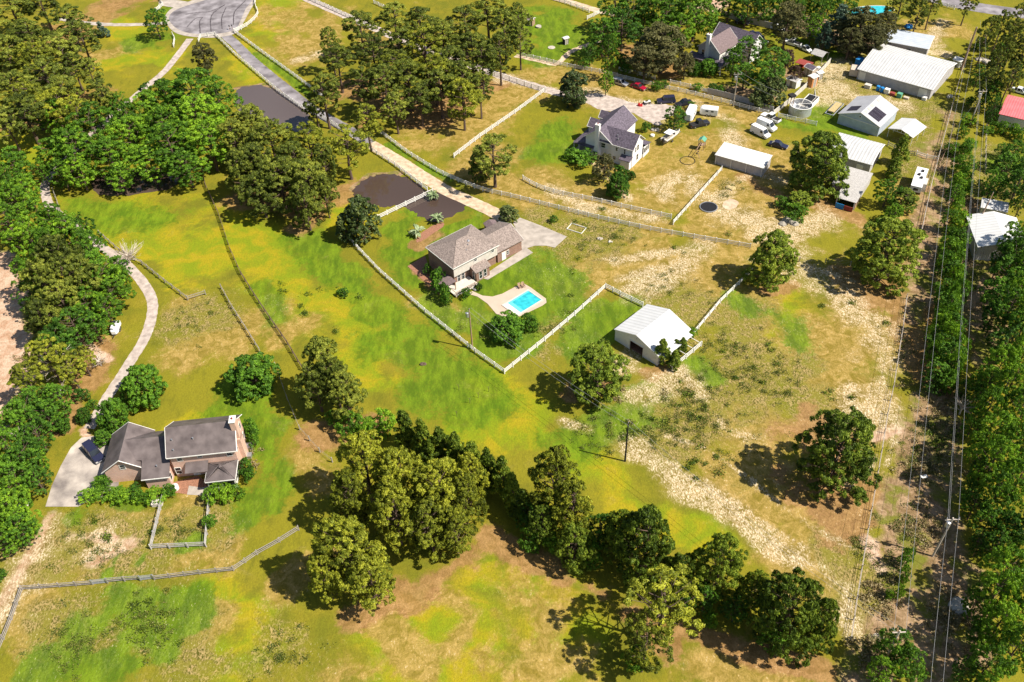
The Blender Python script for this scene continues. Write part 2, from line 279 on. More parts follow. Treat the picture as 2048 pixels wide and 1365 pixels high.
 (70,1,[(940,1150),(1040,1180),(1160,1260)]),(60,1,[(400,1300),(480,1320),(560,1280)]),(50,1,[(1260,1000),(1400,1060),(1450,1090)]),(60,1,[(1560,620),(1500,700)]),(40,1,[(480,100),(540,150)]),(50,1,[(0,280),(60,300)]),
 (60,1,[(560,10),(540,60)]),(60,1,[(1180,920),(1280,980)]),(40,1,[(380,850),(500,860)]),(50,1,[(170,40),(260,60)]),(50,1,[(230,120),(310,120)]),(40,1,[(700,440),(690,410)])],
'mottle': [(90,1,[(1400,850),(1330,900),(1250,830)]),(80,1,[(1200,470),(1120,500)]),(90,1,[(1450,640),(1500,740),(1420,780)]),(80,1,[(100,1080),(260,1090),(400,1060)]),(90,1,[(150,1260),(300,1240),(360,1320)]),(30,1,[(1040,690),(1130,640)]),
 (40,1,[(1100,700),(1160,680)]),(60,1,[(1300,580),(1400,620)]),(50,1,[(1830,200),(1860,270),(1820,320)]),(60,1,[(1650,140),(1720,180)]),(60,1,[(380,640),(440,620)]),(60,1,[(1860,850),(1830,960)]),(50,1,[(1900,200),(1880,330)]),
 (50,1,[(540,1310),(620,1330),(560,1260)]),(40,1,[(1080,450),(1200,490)]),(80,1,[(2000,330),(1980,380)]),(60,1,[(1660,850),(1560,780)]),(60,1,[(1700,1060),(1720,1200)])],
}
KEYS = ['green', 'dry', 'sand', 'straw', 'mulch', 'pink', 'vivid', 'mottle']
def field(strokes, X, Y):
    out = np.zeros(X.shape, np.float32)
    for hw, sf, pts in strokes:
        P = [G(*p) for p in pts]
        R = [hw*np.linalg.norm(G(p[0]+1, p[1])-G(*p)) for p in pts]; R = float(np.mean(R)); sf = sf*(1.9 if strokes is S['sand'] else 1.25); mg = R*3.4
        x0 = min(p[0] for p in P)-mg; x1 = max(p[0] for p in P)+mg; y0 = min(p[1] for p in P)-mg; y1 = max(p[1] for p in P)+mg
        i0, i1 = np.searchsorted(gx, (x0, x1)); j0, j1 = np.searchsorted(gy, (y0, y1))
        if i1 <= i0 or j1 <= j0: continue
        x = X[j0:j1, i0:i1]; y = Y[j0:j1, i0:i1]; d = np.full(x.shape, 1e9)
        for a, b in zip(P[:-1], P[1:]):
            vx, vy = b[0]-a[0], b[1]-a[1]; t = np.clip(((x-a[0])*vx+(y-a[1])*vy)/(vx*vx+vy*vy+1e-9), 0, 1)
            d = np.minimum(d, np.hypot(x-a[0]-t*vx, y-a[1]-t*vy))
        wp = (WARP if hw > 25 else WARP2)[j0:j1, i0:i1]; w = 1/(1+np.exp((d-R*.95-R*.75*wp)/(R*.36*sf)))
        out[j0:j1, i0:i1] = np.maximum(out[j0:j1, i0:i1], w)
    return out
def vnoise(step, seed):
    r = np.random.default_rng(seed); x = (gx-gx[0])/step; y = (gy-gy[0])/step; x = np.mod(x, 480); y = np.mod(y, 480)
    g = r.normal(size=(482, 482)); xi = x.astype(int); yi = y.astype(int); fx = x-xi; fy = y-yi; fx = fx*fx*(3-2*fx); fy = fy*fy*(3-2*fy)
    A = g[np.ix_(yi, xi)]*(1-fx)+g[np.ix_(yi, xi+1)]*fx; B_ = g[np.ix_(yi+1, xi)]*(1-fx)+g[np.ix_(yi+1, xi+1)]*fx; return A*(1-fy[:, None])+B_*fy[:, None]
WARP = vnoise(9, 1)*.45+vnoise(4.5, 2)*.35+vnoise(2.2, 3)*.22
WARP2 = vnoise(7, 4)*.45+vnoise(3.5, 5)*.35+vnoise(1.8, 6)*.22
FLD = {k: field(S[k], XX, YY) for k in KEYS}
# gentle swells in the ground far outside the yards; flat where things stand
ZZ = np.zeros_like(XX)
me = bpy.data.meshes.new('ground')
vs = np.stack([XX.ravel(), YY.ravel(), ZZ.ravel()], 1)
jj, ii = np.meshgrid(np.arange(ny-1), np.arange(nx-1), indexing='ij'); k0 = (jj*nx+ii).ravel()
fc = np.stack([k0, k0+1, k0+nx+1, k0+nx], 1)
me.vertices.add(len(vs)); me.vertices.foreach_set('co', vs.ravel().astype(np.float32))
me.loops.add(fc.size); me.loops.foreach_set('vertex_index', fc.ravel().astype(np.int32))
me.polygons.add(len(fc)); me.polygons.foreach_set('loop_start', np.arange(0, fc.size, 4, dtype=np.int32))
try: me.polygons.foreach_set('loop_total', np.full(len(fc), 4, dtype=np.int32))
except Exception: pass
me.update()
for n, ks in (('soil_a', KEYS[:4]), ('soil_b', KEYS[4:])):
    at = me.color_attributes.new(n, 'FLOAT_COLOR', 'POINT')
    at.data.foreach_set('color', np.stack([FLD[k].ravel() for k in ks], 1).astype(np.float32).ravel())
ground = link('ground', me); tag(ground, kind='structure')
m = bpy.data.materials.new('grass_and_soil'); m.use_nodes = True; nt = m.node_tree; N = nt.nodes; L = nt.links
b = N['Principled BSDF']; b.inputs['Roughness'].default_value = .95; b.inputs['Specular IOR Level'].default_value = .1
tc = N.new('ShaderNodeTexCoord')
def noise(sc, det=6, rough=.6, stretch=None, rot=0, dist=0):
    n = N.new('ShaderNodeTexNoise'); n.inputs['Scale'].default_value = sc; n.inputs['Detail'].default_value = det
    n.inputs['Roughness'].default_value = rough; n.inputs['Distortion'].default_value = dist
    if stretch:
        mp = N.new('ShaderNodeMapping'); mp.inputs['Scale'].default_value = stretch; mp.inputs['Rotation'].default_value = (0, 0, rot)
        L.new(tc.outputs['Object'], mp.inputs[0]); L.new(mp.outputs[0], n.inputs['Vector'])
    else: L.new(tc.outputs['Object'], n.inputs['Vector'])
    return n.outputs['Fac']
def mth(op, a, b_=None, c=None):
    n = N.new('ShaderNodeMath'); n.operation = op
    for i, v in enumerate((a, b_, c)):
        if v is None: continue
        if isinstance(v, (int, float)): n.inputs[i].default_value = v
        else: L.new(v, n.inputs[i])
    return n.outputs[0]
def ramp(v, lo, hi):
    n = N.new('ShaderNodeMapRange'); n.interpolation_type = 'SMOOTHSTEP'; n.inputs[1].default_value = lo; n.inputs[2].default_value = hi
    L.new(v, n.inputs[0]); return n.outputs[0]
def mix(f, a, c):
    n = N.new('ShaderNodeMix'); n.data_type = 'RGBA'
    if isinstance(f, float): n.inputs['Factor'].default_value = f
    else: L.new(f, n.inputs['Factor'])
    for i, v in ((6, a), (7, c)):
        if isinstance(v, tuple): n.inputs[i].default_value = v+(1,)
        else: L.new(v, n.inputs[i])
    return n.outputs[2]
def chans(nm):
    a = N.new('ShaderNodeAttribute'); a.attribute_name = nm; s = N.new('ShaderNodeSeparateColor'); L.new(a.outputs['Color'], s.inputs[0])
    return s.outputs[0], s.outputs[1], s.outputs[2], a.outputs['Alpha']
wG, wD, wS, wP = chans('soil_a'); wM, wK, wV, wT = chans('soil_b')
big = noise(.03, 5, .6, dist=.4); med = noise(.16, 7, .65, dist=.5); fine = noise(1.1, 6, .7); grit = noise(3.2, 4, .75)
streak = noise(.5, 6, .7, (1, .35, 1), .5)
strk2 = noise(1.3, 4, .7, (1, .4, 1), 1.1)
def wsum(w, amp=.9):   # painted weight broken up by noise, so the edge of every patch is ragged
    t = mth('ADD', mth('MULTIPLY', mth('SUBTRACT', med, .5), amp), mth('MULTIPLY', mth('SUBTRACT', fine, .5), amp*.7))
    return ramp(mth('ADD', w, t), .3, .72)
fleckn = noise(4.2, 3, .65, (1, .55, 1), .9, .8); rough_ = noise(.45, 8, .75, dist=1.0)
olive = mix(ramp(med, .35, .65), (.14, .145, .012), (.235, .195, .016))
col = mix(ramp(big, .4, .62), olive, (.215, .195, .014))
col = mix(mth('MULTIPLY', ramp(streak, .48, .7), .7), col, (.12, .12, .012))
col = mix(mth('MULTIPLY', wsum(wV, .9), .8), col, mix(ramp(med, .4, .62), (.2, .26, .008), (.36, .285, .01)))
dry = mix(ramp(rough_, .36, .64), (.2, .145, .022), (.42, .28, .085))
col = mix(mth('MULTIPLY', wsum(wD, 1.1), .92), col, dry)
tuft = mix(ramp(fleckn, .42, .56), (.045, .06, .008), (.4, .29, .13))
tuft = mix(ramp(rough_, .42, .56), tuft, (.16, .16, .016))
col = mix(mth('MULTIPLY', wsum(wT, 1.3), .8), col, tuft)
col = mix(mth('MULTIPLY', wsum(wG, 1.3), .82), col, mix(ramp(streak, .38, .66), (.045, .12, .005), (.15, .25, .01)))
straw = mix(ramp(rough_, .35, .65), (.22, .11, .045), (.4, .22, .1))
col = mix(mth('MULTIPLY', wsum(wP, 1.3), .8), col, straw)
mul = mix(ramp(rough_, .35, .65), (.17, .105, .05), (.42, .28, .17))
mul = mix(ramp(med, .48, .62), mul, (.15, .16, .02))
col = mix(wsum(wM, .9), col, mul)
col = mix(wsum(wK, .8), col, mix(ramp(rough_, .35, .65), (.42, .24, .15), (.6, .45, .33)))
# pale sand lies open between the tufts as ragged flecks
sb = ramp(mth('ADD', wS, mth('MULTIPLY', mth('SUBTRACT', med, .5), 1.7)), .1, 1.0)
col = mix(mth('MULTIPLY', sb, .8), col, mix(ramp(rough_, .38, .62), (.2, .14, .035), (.44, .31, .15)))
fl = mth('ADD', fleckn, mth('MULTIPLY', sb, .07)); fl2 = mth('ADD', rough_, mth('MULTIPLY', sb, .12))
sandm = mth('MULTIPLY', mth('MULTIPLY', ramp(fl, .5, .68), ramp(fl2, .42, .62)), mth('MULTIPLY', ramp(sb, .0, .6), .9))
fleck = mth('MULTIPLY', ramp(mth('ADD', wD, mth('MULTIPLY', wT, .7)), .2, .8), mth('MULTIPLY', ramp(fleckn, .6, .66), ramp(rough_, .48, .6)))
col = mix(mth('MULTIPLY', fleck, .75), col, (.55, .45, .28))
col = mix(sandm, col, (.66, .55, .38))
spk = ramp(mth('MULTIPLY_ADD', fleckn, .6, mth('MULTIPLY', grit, .4)), .38, .62)
col = mix(mth('MULTIPLY', mth('SUBTRACT', 1.0, spk), .33), col, (.07, .06, .008))
L.new(col, b.inputs['Base Color'])
bp = N.new('ShaderNodeBump'); bp.inputs['Strength'].default_value = .7; bp.inputs['Distance'].default_value = .22
L.new(mth('ADD', mth('MULTIPLY', fine, .6), mth('MULTIPLY', grit, .5)), bp.inputs['Height']); L.new(bp.outputs[0], b.inputs['Normal'])
me.materials.append(m)
# ---------------------------------------------------------------- water
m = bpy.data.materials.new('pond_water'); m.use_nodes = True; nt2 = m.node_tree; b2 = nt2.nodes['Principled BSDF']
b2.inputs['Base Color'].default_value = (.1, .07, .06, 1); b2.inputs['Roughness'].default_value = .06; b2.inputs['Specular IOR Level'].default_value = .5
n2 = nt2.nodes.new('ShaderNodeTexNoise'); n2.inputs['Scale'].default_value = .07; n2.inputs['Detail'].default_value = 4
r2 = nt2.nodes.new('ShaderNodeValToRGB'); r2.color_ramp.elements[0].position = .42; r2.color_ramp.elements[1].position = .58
r2.color_ramp.elements[0].color = (.075, .055, .048, 1); r2.color_ramp.elements[1].color = (.24, .205, .205, 1)  # pale grey end paints mottled sky reflection into the muddy brown
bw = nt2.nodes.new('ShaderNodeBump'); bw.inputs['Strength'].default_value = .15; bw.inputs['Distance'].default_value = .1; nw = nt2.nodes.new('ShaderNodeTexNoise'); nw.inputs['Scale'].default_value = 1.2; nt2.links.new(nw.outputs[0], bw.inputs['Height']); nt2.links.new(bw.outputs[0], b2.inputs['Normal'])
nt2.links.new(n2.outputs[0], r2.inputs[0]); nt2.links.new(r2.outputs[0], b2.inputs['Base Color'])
MT['pond'] = m
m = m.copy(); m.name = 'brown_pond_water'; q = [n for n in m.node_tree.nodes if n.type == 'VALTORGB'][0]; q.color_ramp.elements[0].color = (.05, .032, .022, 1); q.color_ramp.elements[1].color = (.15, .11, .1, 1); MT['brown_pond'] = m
def smooth_poly(P, n=6):
    """closed curve through points"""
    k = len(P); out = []
    for i in range(k):
        p0, p1, p2, p3 = P[i-1], P[i], P[(i+1) % k], P[(i+2) % k]
        for j in range(n):
            t = j/n; out.append(.5*((2*p1)+(-p0+p2)*t+(2*p0-5*p1+4*p2-p3)*t*t+(-p0+3*p1-3*p2+p3)*t**3))
    return out
def patch(name, px, m, z=.02, curve=6, jag=0.0, kind='structure', **k):
    P = [G(*p) for p in px]
    if curve: P = smooth_poly(P, curve)
    rr = random.Random(len(px)*31+int(px[0][0]))
    P = [(p[0]+rr.uniform(-jag, jag), p[1]+rr.uniform(-jag, jag), z) for p in P]
    mb = MB(); mb.poly(P); me_ = bpy.data.meshes.new(name)
    import bmesh
    bm = bmesh.new(); f = bm.faces.new([bm.verts.new(p) for p in P]); bm.normal_update()
    if f.normal.z < 0: f.normal_flip()
    bmesh.ops.triangulate(bm, faces=[f]); bm.to_mesh(me_); bm.free(); me_.materials.append(MT[m])
    return tag(link(name, me_), kind=kind, **k)
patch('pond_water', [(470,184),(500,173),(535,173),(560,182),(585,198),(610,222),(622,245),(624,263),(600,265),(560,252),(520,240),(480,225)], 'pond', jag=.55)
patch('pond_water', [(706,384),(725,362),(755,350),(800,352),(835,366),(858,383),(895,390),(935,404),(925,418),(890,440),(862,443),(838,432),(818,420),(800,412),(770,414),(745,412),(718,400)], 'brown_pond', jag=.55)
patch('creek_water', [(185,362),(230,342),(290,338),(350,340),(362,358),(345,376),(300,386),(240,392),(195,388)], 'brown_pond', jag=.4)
# ---------------------------------------------------------------- roads
def resample(P, st):
    P = [np.array(p, float) for p in P]; out = [P[0]]
    for a, b_ in zip(P[:-1], P[1:]):
        n = max(1, int(round(np.linalg.norm(b_-a)/st)))
        out += [a+(b_-a)*i/n for i in range(1, n+1)]
    return out
def catmull(P, n=8):
    P = [np.array(p, float) for p in P]; Q = [2*P[0]-P[1]]+P+[2*P[-1]-P[-2]]; out = []
    for i in range(1, len(Q)-2):
        p0, p1, p2, p3 = Q[i-1:i+3]
        for j in range(n):
            t = j/n; out.append(.5*((2*p1)+(-p0+p2)*t+(2*p0-5*p1+4*p2-p3)*t*t+(-p0+3*p1-3*p2+p3)*t**3))
    return out+[P[-1]]
def road(name, px, w, m, z=.03, jag=.12, **k):
    P = catmull([G(*p) for p in px], 10); P = resample(P, .8); rr = random.Random(int(px[0][0]))
    Lf = []; Rt = []
    for i, p in enumerate(P):
        d = P[min(i+1, len(P)-1)]-P[max(i-1, 0)]; d = d[:2]/(np.linalg.norm(d[:2])+1e-9); n = np.array([-d[1], d[0]])
        ww = w if not isinstance(w, tuple) else w[0]+(w[1]-w[0])*i/(len(P)-1)
        Lf.append((p[0]+n[0]*(ww/2+rr.uniform(-jag, jag)), p[1]+n[1]*(ww/2+rr.uniform(-jag, jag)), z)); Rt.append((p[0]-n[0]*(ww/2+rr.uniform(-jag, jag)), p[1]-n[1]*(ww/2+rr.uniform(-jag, jag)), z))
    mb = MB(); n = len(P); mb.v = Lf+Rt; mb.f = [(i, n+i, n+i+1, i+1) for i in range(n-1)]
    return tag(mb.build(name, m), kind='structure', **k)
road('driveway', [(440,62),(455,75),(470,88),(500,118),(535,148),(575,180),(615,212),(660,240),(700,262),(745,292)], 3.3, 'asphalt', z=.030)
road('dirt_driveway', [(740,288),(770,306),(810,330),(850,356),(895,383),(940,403),(985,424),(1012,440)], 3.6, 'dirt_road', z=.045)
road('driveway', [(380,78),(360,105),(330,142),(300,168),(262,200),(225,232),(195,258),(160,290),(120,330),(100,350),(90,372),(92,392),(100,412),(130,440),(180,478),(240,520),(268,545),(292,575),(305,605),(302,640),(288,680),(262,722),(238,760),(215,795),(192,835),(178,858)], 2.2, 'gravel', z=.034, jag=.07)
road('concrete_path', [(120,38),(170,46),(230,50),(295,49),(345,45)], 2.2, 'concrete', z=.038)
road('lane', [(600,-8),(640,10),(700,36),(760,62),(830,92),(900,118),(960,138),(1010,155),(1060,170),(1115,186),(1180,200)], 3.2, 'gravel', z=.032, jag=.25)
road('lane', [(1070,-12),(1130,2),(1190,20),(1230,30)], 3.0, 'dirt_road', z=.034)
road('dirt_path', [(1030,112),(1090,125),(1115,128),(1140,105),(1175,90),(1200,82)], 1.8, 'dirt_road', z=.036, jag=.3)
road('street', [(1840,-12),(1890,2),(1960,16),(2060,30)], 7, 'asphalt', z=.03, jag=.03)
patch('cul_de_sac_road', [(338,38),(345,25),(365,15),(400,4),(440,-8),(500,-14),(505,0),(492,18),(482,40),(472,58),(450,66),(415,69),(375,66),(350,55)], 'asphalt', z=.055, curve=8)
patch('kerb_apron', [(330,40),(338,22),(360,10),(400,-4),(440,-16),(512,-22),(512,0),(500,22),(488,44),(476,64),(452,73),(415,76),(370,72),(345,62)], 'concrete', z=.042, curve=8)
patch('cul_de_sac_road', [(322,2),(345,0),(380,6),(365,16),(335,14),(318,8)], 'concrete', z=.048, curve=5)
patch('farmyard_drive', [(1165,196),(1200,188),(1260,205),(1300,208),(1345,212),(1348,228),(1325,240),(1318,252),(1290,240),(1260,225),(1210,222),(1180,212)], 'gravel', z=.04, curve=5, jag=.35)
def slabs(name, px, m, z, cut=(3.0, 3.0), curve=0, **k):
    return patch(name, px, m, z=z, curve=curve, **k)
for q in ([(715,400),(708,300),(712,250),(740,212),(655,228),(560,322)], [(845,380),(838,250),(872,160),(1010,58)], [(975,350),(972,215),(1022,92)], [(1108,300),(1122,150),(1200,62),(1255,8)], [(540,175),(700,150),(830,140),(1000,70)]):
    road('crack_seal', [(280+x/5.935, y/5.935) for x, y in q], .3, 'dark_asphalt', z=.068, jag=.08)
slabs('driveway_apron', [(163,876),(195,872),(232,884),(240,940),(236,985),(172,1006),(156,1014),(91,1014),(104,972),(122,932),(142,896)], 'stained_concrete', .05)
slabs('driveway_apron', [(1026,446),(1040,436),(1082,452),(1134,474),(1110,496),(1092,492),(1070,492),(1054,497),(1066,506),(976,560),(960,556),(1044,500),(1040,478)], 'concrete', .05)
slabs('pool_terrace', [(945,583),(965,592),(985,594),(1005,588),(1035,572),(1050,569),(1062,576),(1078,588),(1092,598),(1093,606),(1085,612),(1060,624),(1030,638),(1004,634),(992,628),(975,608),(955,594),(935,588)], 'pool_deck', .06)
slabs('paved_path', [(404,976),(420,972),(440,978),(416,992),(374,990),(378,972)], 'concrete', .05)
slabs('patio', [(345,966),(395,952),(415,964),(410,988),(380,990),(345,985)], 'mulch_bed', .035)
patch('planting_bed', [(842,468),(866,452),(885,446),(886,454),(866,468),(845,482),(832,484)], 'mulch_bed', z=.03, curve=5, jag=.1)
patch('planting_bed', [(815,533),(850,512),(870,570),(880,592),(856,570)], 'mulch_bed', z=.03, curve=0)
patch('sand_patch', [(1448,404),(1462,398),(1476,404),(1474,414),(1458,420),(1446,414)], 'dirt_road', z=.03, curve=5, jag=.1)
# ---------------------------------------------------------------- foliage
RNG = np.random.default_rng(11)
def unit(v): return v/(np.linalg.norm(v, axis=-1, keepdims=True)+1e-9)
def leaf_mesh(name, C, Nn, size, tint, m, long=1.0):
    """one small bent-free leaf (or needle spray) face per centre C, facing Nn"""
    n = len(C); t = unit(np.cross(Nn, RNG.normal(size=(n, 3)))); b_ = np.cross(Nn, t)
    sz = (size*RNG.uniform(.6, 1.35, n))[:, None]; a = t*sz*long; c = b_*sz*.55
    V = np.stack([C-a, C-c, C+a, C+c], 1).reshape(-1, 3).astype(np.float32)
    me = bpy.data.meshes.new(name); me.vertices.add(4*n); me.vertices.foreach_set('co', V.ravel())
    me.loops.add(4*n); me.loops.foreach_set('vertex_index', np.arange(4*n, dtype=np.int32))
    me.polygons.add(n); me.polygons.foreach_set('loop_start', np.arange(0, 4*n, 4, dtype=np.int32))
    try: me.polygons.foreach_set('loop_total', np.full(n, 4, dtype=np.int32))
    except Exception: pass
    me.update(); at = me.attributes.new('tint', 'FLOAT', 'FACE'); at.data.foreach_set('value', np.clip(tint, 0, 1).astype(np.float32))
    me.materials.append(MT[m]); return me
def tufts(C, Nn, per, rad_, flat=.8, spray=.5):
    """cloud of leaf centres round each tuft centre; normals lean outward"""
    k = len(C); D = unit(RNG.normal(size=(k, per, 3))); D = D+Nn[:, None, :]*.6+np.array([0, 0, .25])
    r = rad_*RNG.uniform(.45, 1.0, (k, per, 1)); P = C[:, None, :]+unit(D)*r*np.array([1, 1, flat])
    No = unit(unit(D)+RNG.normal(size=D.shape)*spray)
    return P.reshape(-1, 3), No.reshape(-1, 3)
def crown(kind, seed):
    """returns crown mesh and trunk mesh of a tree whose nominal radius is 1 unit wide per R metres"""
    global RNG
    RNG = np.random.default_rng(seed); rr = random.Random(seed)
    K = KINDS[kind]; H, R, z0 = K['H'], K['R'], K['z0']; lobes = []
    nl = K['lobes']
    for i in range(nl):
        u = (i+.5)/nl; z = z0+(H-z0)*(u**K.get('up', .9)); ph = i*2.39996+rr.uniform(-.5, .5)
        w = K['prof'](u); rad0 = R*w*rr.uniform(.55, 1.0); lr = R*K['lr']*rr.uniform(.6, 1.35)*(.55+.45*w)
        rr_ = max(0, rad0-lr*.6) if not K.get('open') else rad0
        lobes.append((np.array([cos(ph)*rr_, sin(ph)*rr_, min(z, H-lr*.35)]), lr, rr.random()))
    C = []; Nn = []; T = []
    for c, lr, t in lobes:
        k = max(3, int(K['tpl']*(lr/(R*K['lr']))**2)); d = unit(RNG.normal(size=(k, 3))+np.array([0, 0, .35]))
        d = d+.5*unit(np.array([c[0], c[1], (c[2]-z0)*.4])) if True else d
        d = unit(d); p = c+d*lr*RNG.uniform(.75, 1.05, (k, 1))*np.array([1, 1, K.get('sq', .75)])
        C.append(p); Nn.append(d); T.append(np.full(k, t*.3)+RNG.uniform(0, .5, k)+.12)
    C = np.concatenate(C); Nn = np.concatenate(Nn); T = np.concatenate(T)
    ok = C[:, 2] > max(.25, z0*.75); C, Nn, T = C[ok], Nn[ok], T[ok]
    P, No = tufts(C, Nn, K['per'], K['tr'], K.get('tflat', .7), K.get('spray', .7))
    ti = np.repeat(T, K['per'])+RNG.uniform(-.2, .25, len(P))
    cm = leaf_mesh(kind+'_crown', P, No, K['leaf'], ti, K['mat'], K.get('long', 1.0))
    # trunk and limbs
    mb = MB(); tr = K['trunk']; base = np.zeros(3); lean = np.array([rr.uniform(-.3, .3), rr.uniform(-.3, .3), 0]); top = np.array([0, 0, H*K.get('tt', .85)])+lean
    pts = [base, top*.33+[rr.uniform(-.15, .15), rr.uniform(-.15, .15), 0], top*.66+[rr.uniform(-.2, .2), rr.uniform(-.2, .2), 0], top]
    rs = [tr*1.35, tr, tr*.7, tr*.25]
    for i in range(3): mb.tube(pts[i], pts[i+1], rs[i], rs[i+1], 7)
    for c, lr, t in lobes:
        zz = max(z0*.6, c[2]-(.25+.3*rr.random())*np.hypot(c[0], c[1])-.5); q = np.interp(zz, [0, top[2]], [0, 1]); s0 = top*q
        e = c+(c-s0)*.12; mid = (s0+e)/2+[0, 0, -.25]
        mb.tube(s0, mid, tr*.38, tr*.24, 4); mb.tube(mid, e, tr*.24, tr*.1, 4)
    tm = mb.mesh(kind+'_trunk', K.get('bark', 'bark')); return cm, tm
dome = lambda u: math.sqrt(max(.05, 1-(max(0, u-.35)/.68)**2))*(.8+.2*min(1, u/.3))
cone = lambda u: max(.1, 1.02-u**1.5)*(.75+.25*min(1, u/.15))
fat = lambda u: math.sqrt(max(.03, 1-(max(0, u-.3)/.72)**2))*(.85+.15*min(1, u/.2))
ball = lambda u: math.sqrt(max(.06, 1-(2*u-.95)**2))
KINDS = {
 'pine': dict(H=15, R=4.6, z0=6.0, prof=dome, lobes=24, lr=.27, tpl=10, per=48, tr=.52, leaf=.16, long=1.5, mat='pine_leaf', trunk=.26, sq=.5, spray=.55),
 'yellow_pine': dict(H=15, R=5, z0=5.5, prof=dome, lobes=26, lr=.27, tpl=11, per=48, tr=.54, leaf=.16, long=1.4, mat='oak_leaf', trunk=.28, sq=.55, spray=.55, bark='bark'),
 'full_pine': dict(H=14, R=5.4, z0=2.6, prof=fat, lobes=56, lr=.23, tpl=11, per=44, tr=.52, leaf=.16, long=1.4, mat='oak_leaf', trunk=.28, sq=.6, spray=.55),
 'olive_pine': dict(H=14, R=5.4, z0=3.4, prof=fat, lobes=44, lr=.24, tpl=11, per=44, tr=.54, leaf=.16, long=1.5, mat='pine_leaf', trunk=.27, sq=.55, spray=.55),
 'open_pine': dict(H=14, R=5, z0=5, prof=ball, lobes=24, lr=.27, tpl=11, per=48, tr=.54, leaf=.16, long=1.4, mat='oak_leaf', trunk=.26, sq=.6, spray=.55, open=1),
 'dense_pine': dict(H=12, R=6.5, z0=.8, prof=fat, lobes=64, lr=.22, tpl=11, per=46, tr=.55, leaf=.165, long=1.6, mat='dense_leaf', trunk=.3, sq=.6, spray=.55),
 'cedar': dict(H=8, R=3, z0=.8, prof=cone, lobes=26, lr=.34, tpl=14, per=26, tr=.5, leaf=.17, long=1.6, mat='dense_leaf', trunk=.18, sq=.9, spray=.9),
 'brown_pine': dict(H=14, R=5.5, z0=3.5, prof=dome, lobes=32, lr=.28, tpl=14, per=28, tr=.65, leaf=.2, long=1.6, mat='brownish_leaf', trunk=.28, sq=.45, spray=.9),
 'broadleaf': dict(H=13, R=5.5, z0=2.6, prof=ball, lobes=30, lr=.3, tpl=12, per=48, tr=.56, leaf=.18, long=1.0, mat='maple_leaf', trunk=.26, sq=.75, spray=.5),
 'magnolia': dict(H=9, R=3.8, z0=.4, prof=fat, lobes=44, lr=.28, tpl=14, per=38, tr=.42, leaf=.16, long=1.1, mat='magnolia_leaf', trunk=.22, sq=.85, spray=.6),
 'dark_broadleaf': dict(H=12, R=5.5, z0=2, prof=ball, lobes=28, lr=.31, tpl=12, per=44, tr=.56, leaf=.18, mat='bush_leaf', trunk=.26, sq=.7, spray=.5),
 'round': dict(H=6, R=4.2, z0=.4, prof=fat, lobes=54, lr=.27, tpl=13, per=38, tr=.42, leaf=.15, mat='bush_leaf', trunk=.2, sq=.7, spray=.5),
 'shrub': dict(H=2.6, R=1.9, z0=.25, prof=ball, lobes=11, lr=.45, tpl=11, per=24, tr=.38, leaf=.14, mat='bush_leaf', trunk=.07, sq=.75, spray=.8),
 'bright_shrub': dict(H=3.2, R=2.1, z0=.3, prof=ball, lobes=12, lr=.45, tpl=11, per=24, tr=.42, leaf=.15, mat='maple_leaf', trunk=.07, sq=.8, spray=.8),
 'purple_tree': dict(H=6, R=2.8, z0=1, prof=ball, lobes=16, lr=.4, tpl=12, per=24, tr=.5, leaf=.18, mat='purple_leaf', trunk=.15, sq=.8, spray=.8),
 'blue_pine': dict(H=12, R=4.5, z0=2, prof=cone, lobes=30, lr=.3, tpl=13, per=26, tr=.6, leaf=.2, long=1.5, mat='blue_leaf', trunk=.24, sq=.6, spray=.9),
 'spruce': dict(H=4.5, R=1.8, z0=.3, prof=lambda u: 1.02-u, lobes=24, lr=.32, tpl=9, per=20, tr=.35, leaf=.14, long=1.6, mat='blue_leaf', trunk=.1, sq=.6, spray=.8),
}
NV = dict(full_pine=4, olive_pine=4, pine=6, yellow_pine=5, dense_pine=3, broadleaf=4, cedar=3, shrub=3, dark_broadleaf=3)
LIB = {k: [crown(k, 100+17*i+j*7) for j in range(NV.get(k, 2))] for i, k in enumerate(KINDS)}
WORDS = {  # kind: (object name, category, looks, what)
 'pine': ('pine_tree', 'tree', 'olive green', 'pine tree'), 'yellow_pine': ('pine_tree', 'tree', 'yellow-green', 'broad pine tree'),
 'full_pine': ('pine_tree', 'tree', 'yellow-green', 'full-crowned pine tree'), 'olive_pine': ('pine_tree', 'tree', 'olive', 'full-crowned pine tree'),
 'open_pine': ('pine_tree', 'tree', 'yellow-green', 'open-limbed pine tree'), 'dense_pine': ('pine_tree', 'tree', 'dense dark green', 'pine tree with low boughs'),
 'cedar': ('cedar_tree', 'tree', 'dark green', 'pointed evergreen'), 'brown_pine': ('pine_tree', 'tree', 'brownish olive', 'spreading pine tree'),
 'broadleaf': ('leafy_tree', 'tree', 'bright green', 'leafy tree'), 'magnolia': ('magnolia_tree', 'tree', 'glossy dark green', 'magnolia tree'),
 'dark_broadleaf': ('leafy_tree', 'tree', 'dark green', 'leafy tree'), 'round': ('round_tree', 'tree', 'round dark green', 'garden tree'),
 'shrub': ('shrub', 'shrub', 'dark green', 'shrub'), 'bright_shrub': ('shrub', 'shrub', 'bright green', 'shrub'),
 'purple_tree': ('ornamental_tree', 'tree', 'purple-brown', 'ornamental tree'), 'blue_pine': ('pine_tree', 'tree', 'grey-green', 'needled tree'),
 'spruce': ('spruce_tree', 'tree', 'small blue-green', 'spruce tree')}
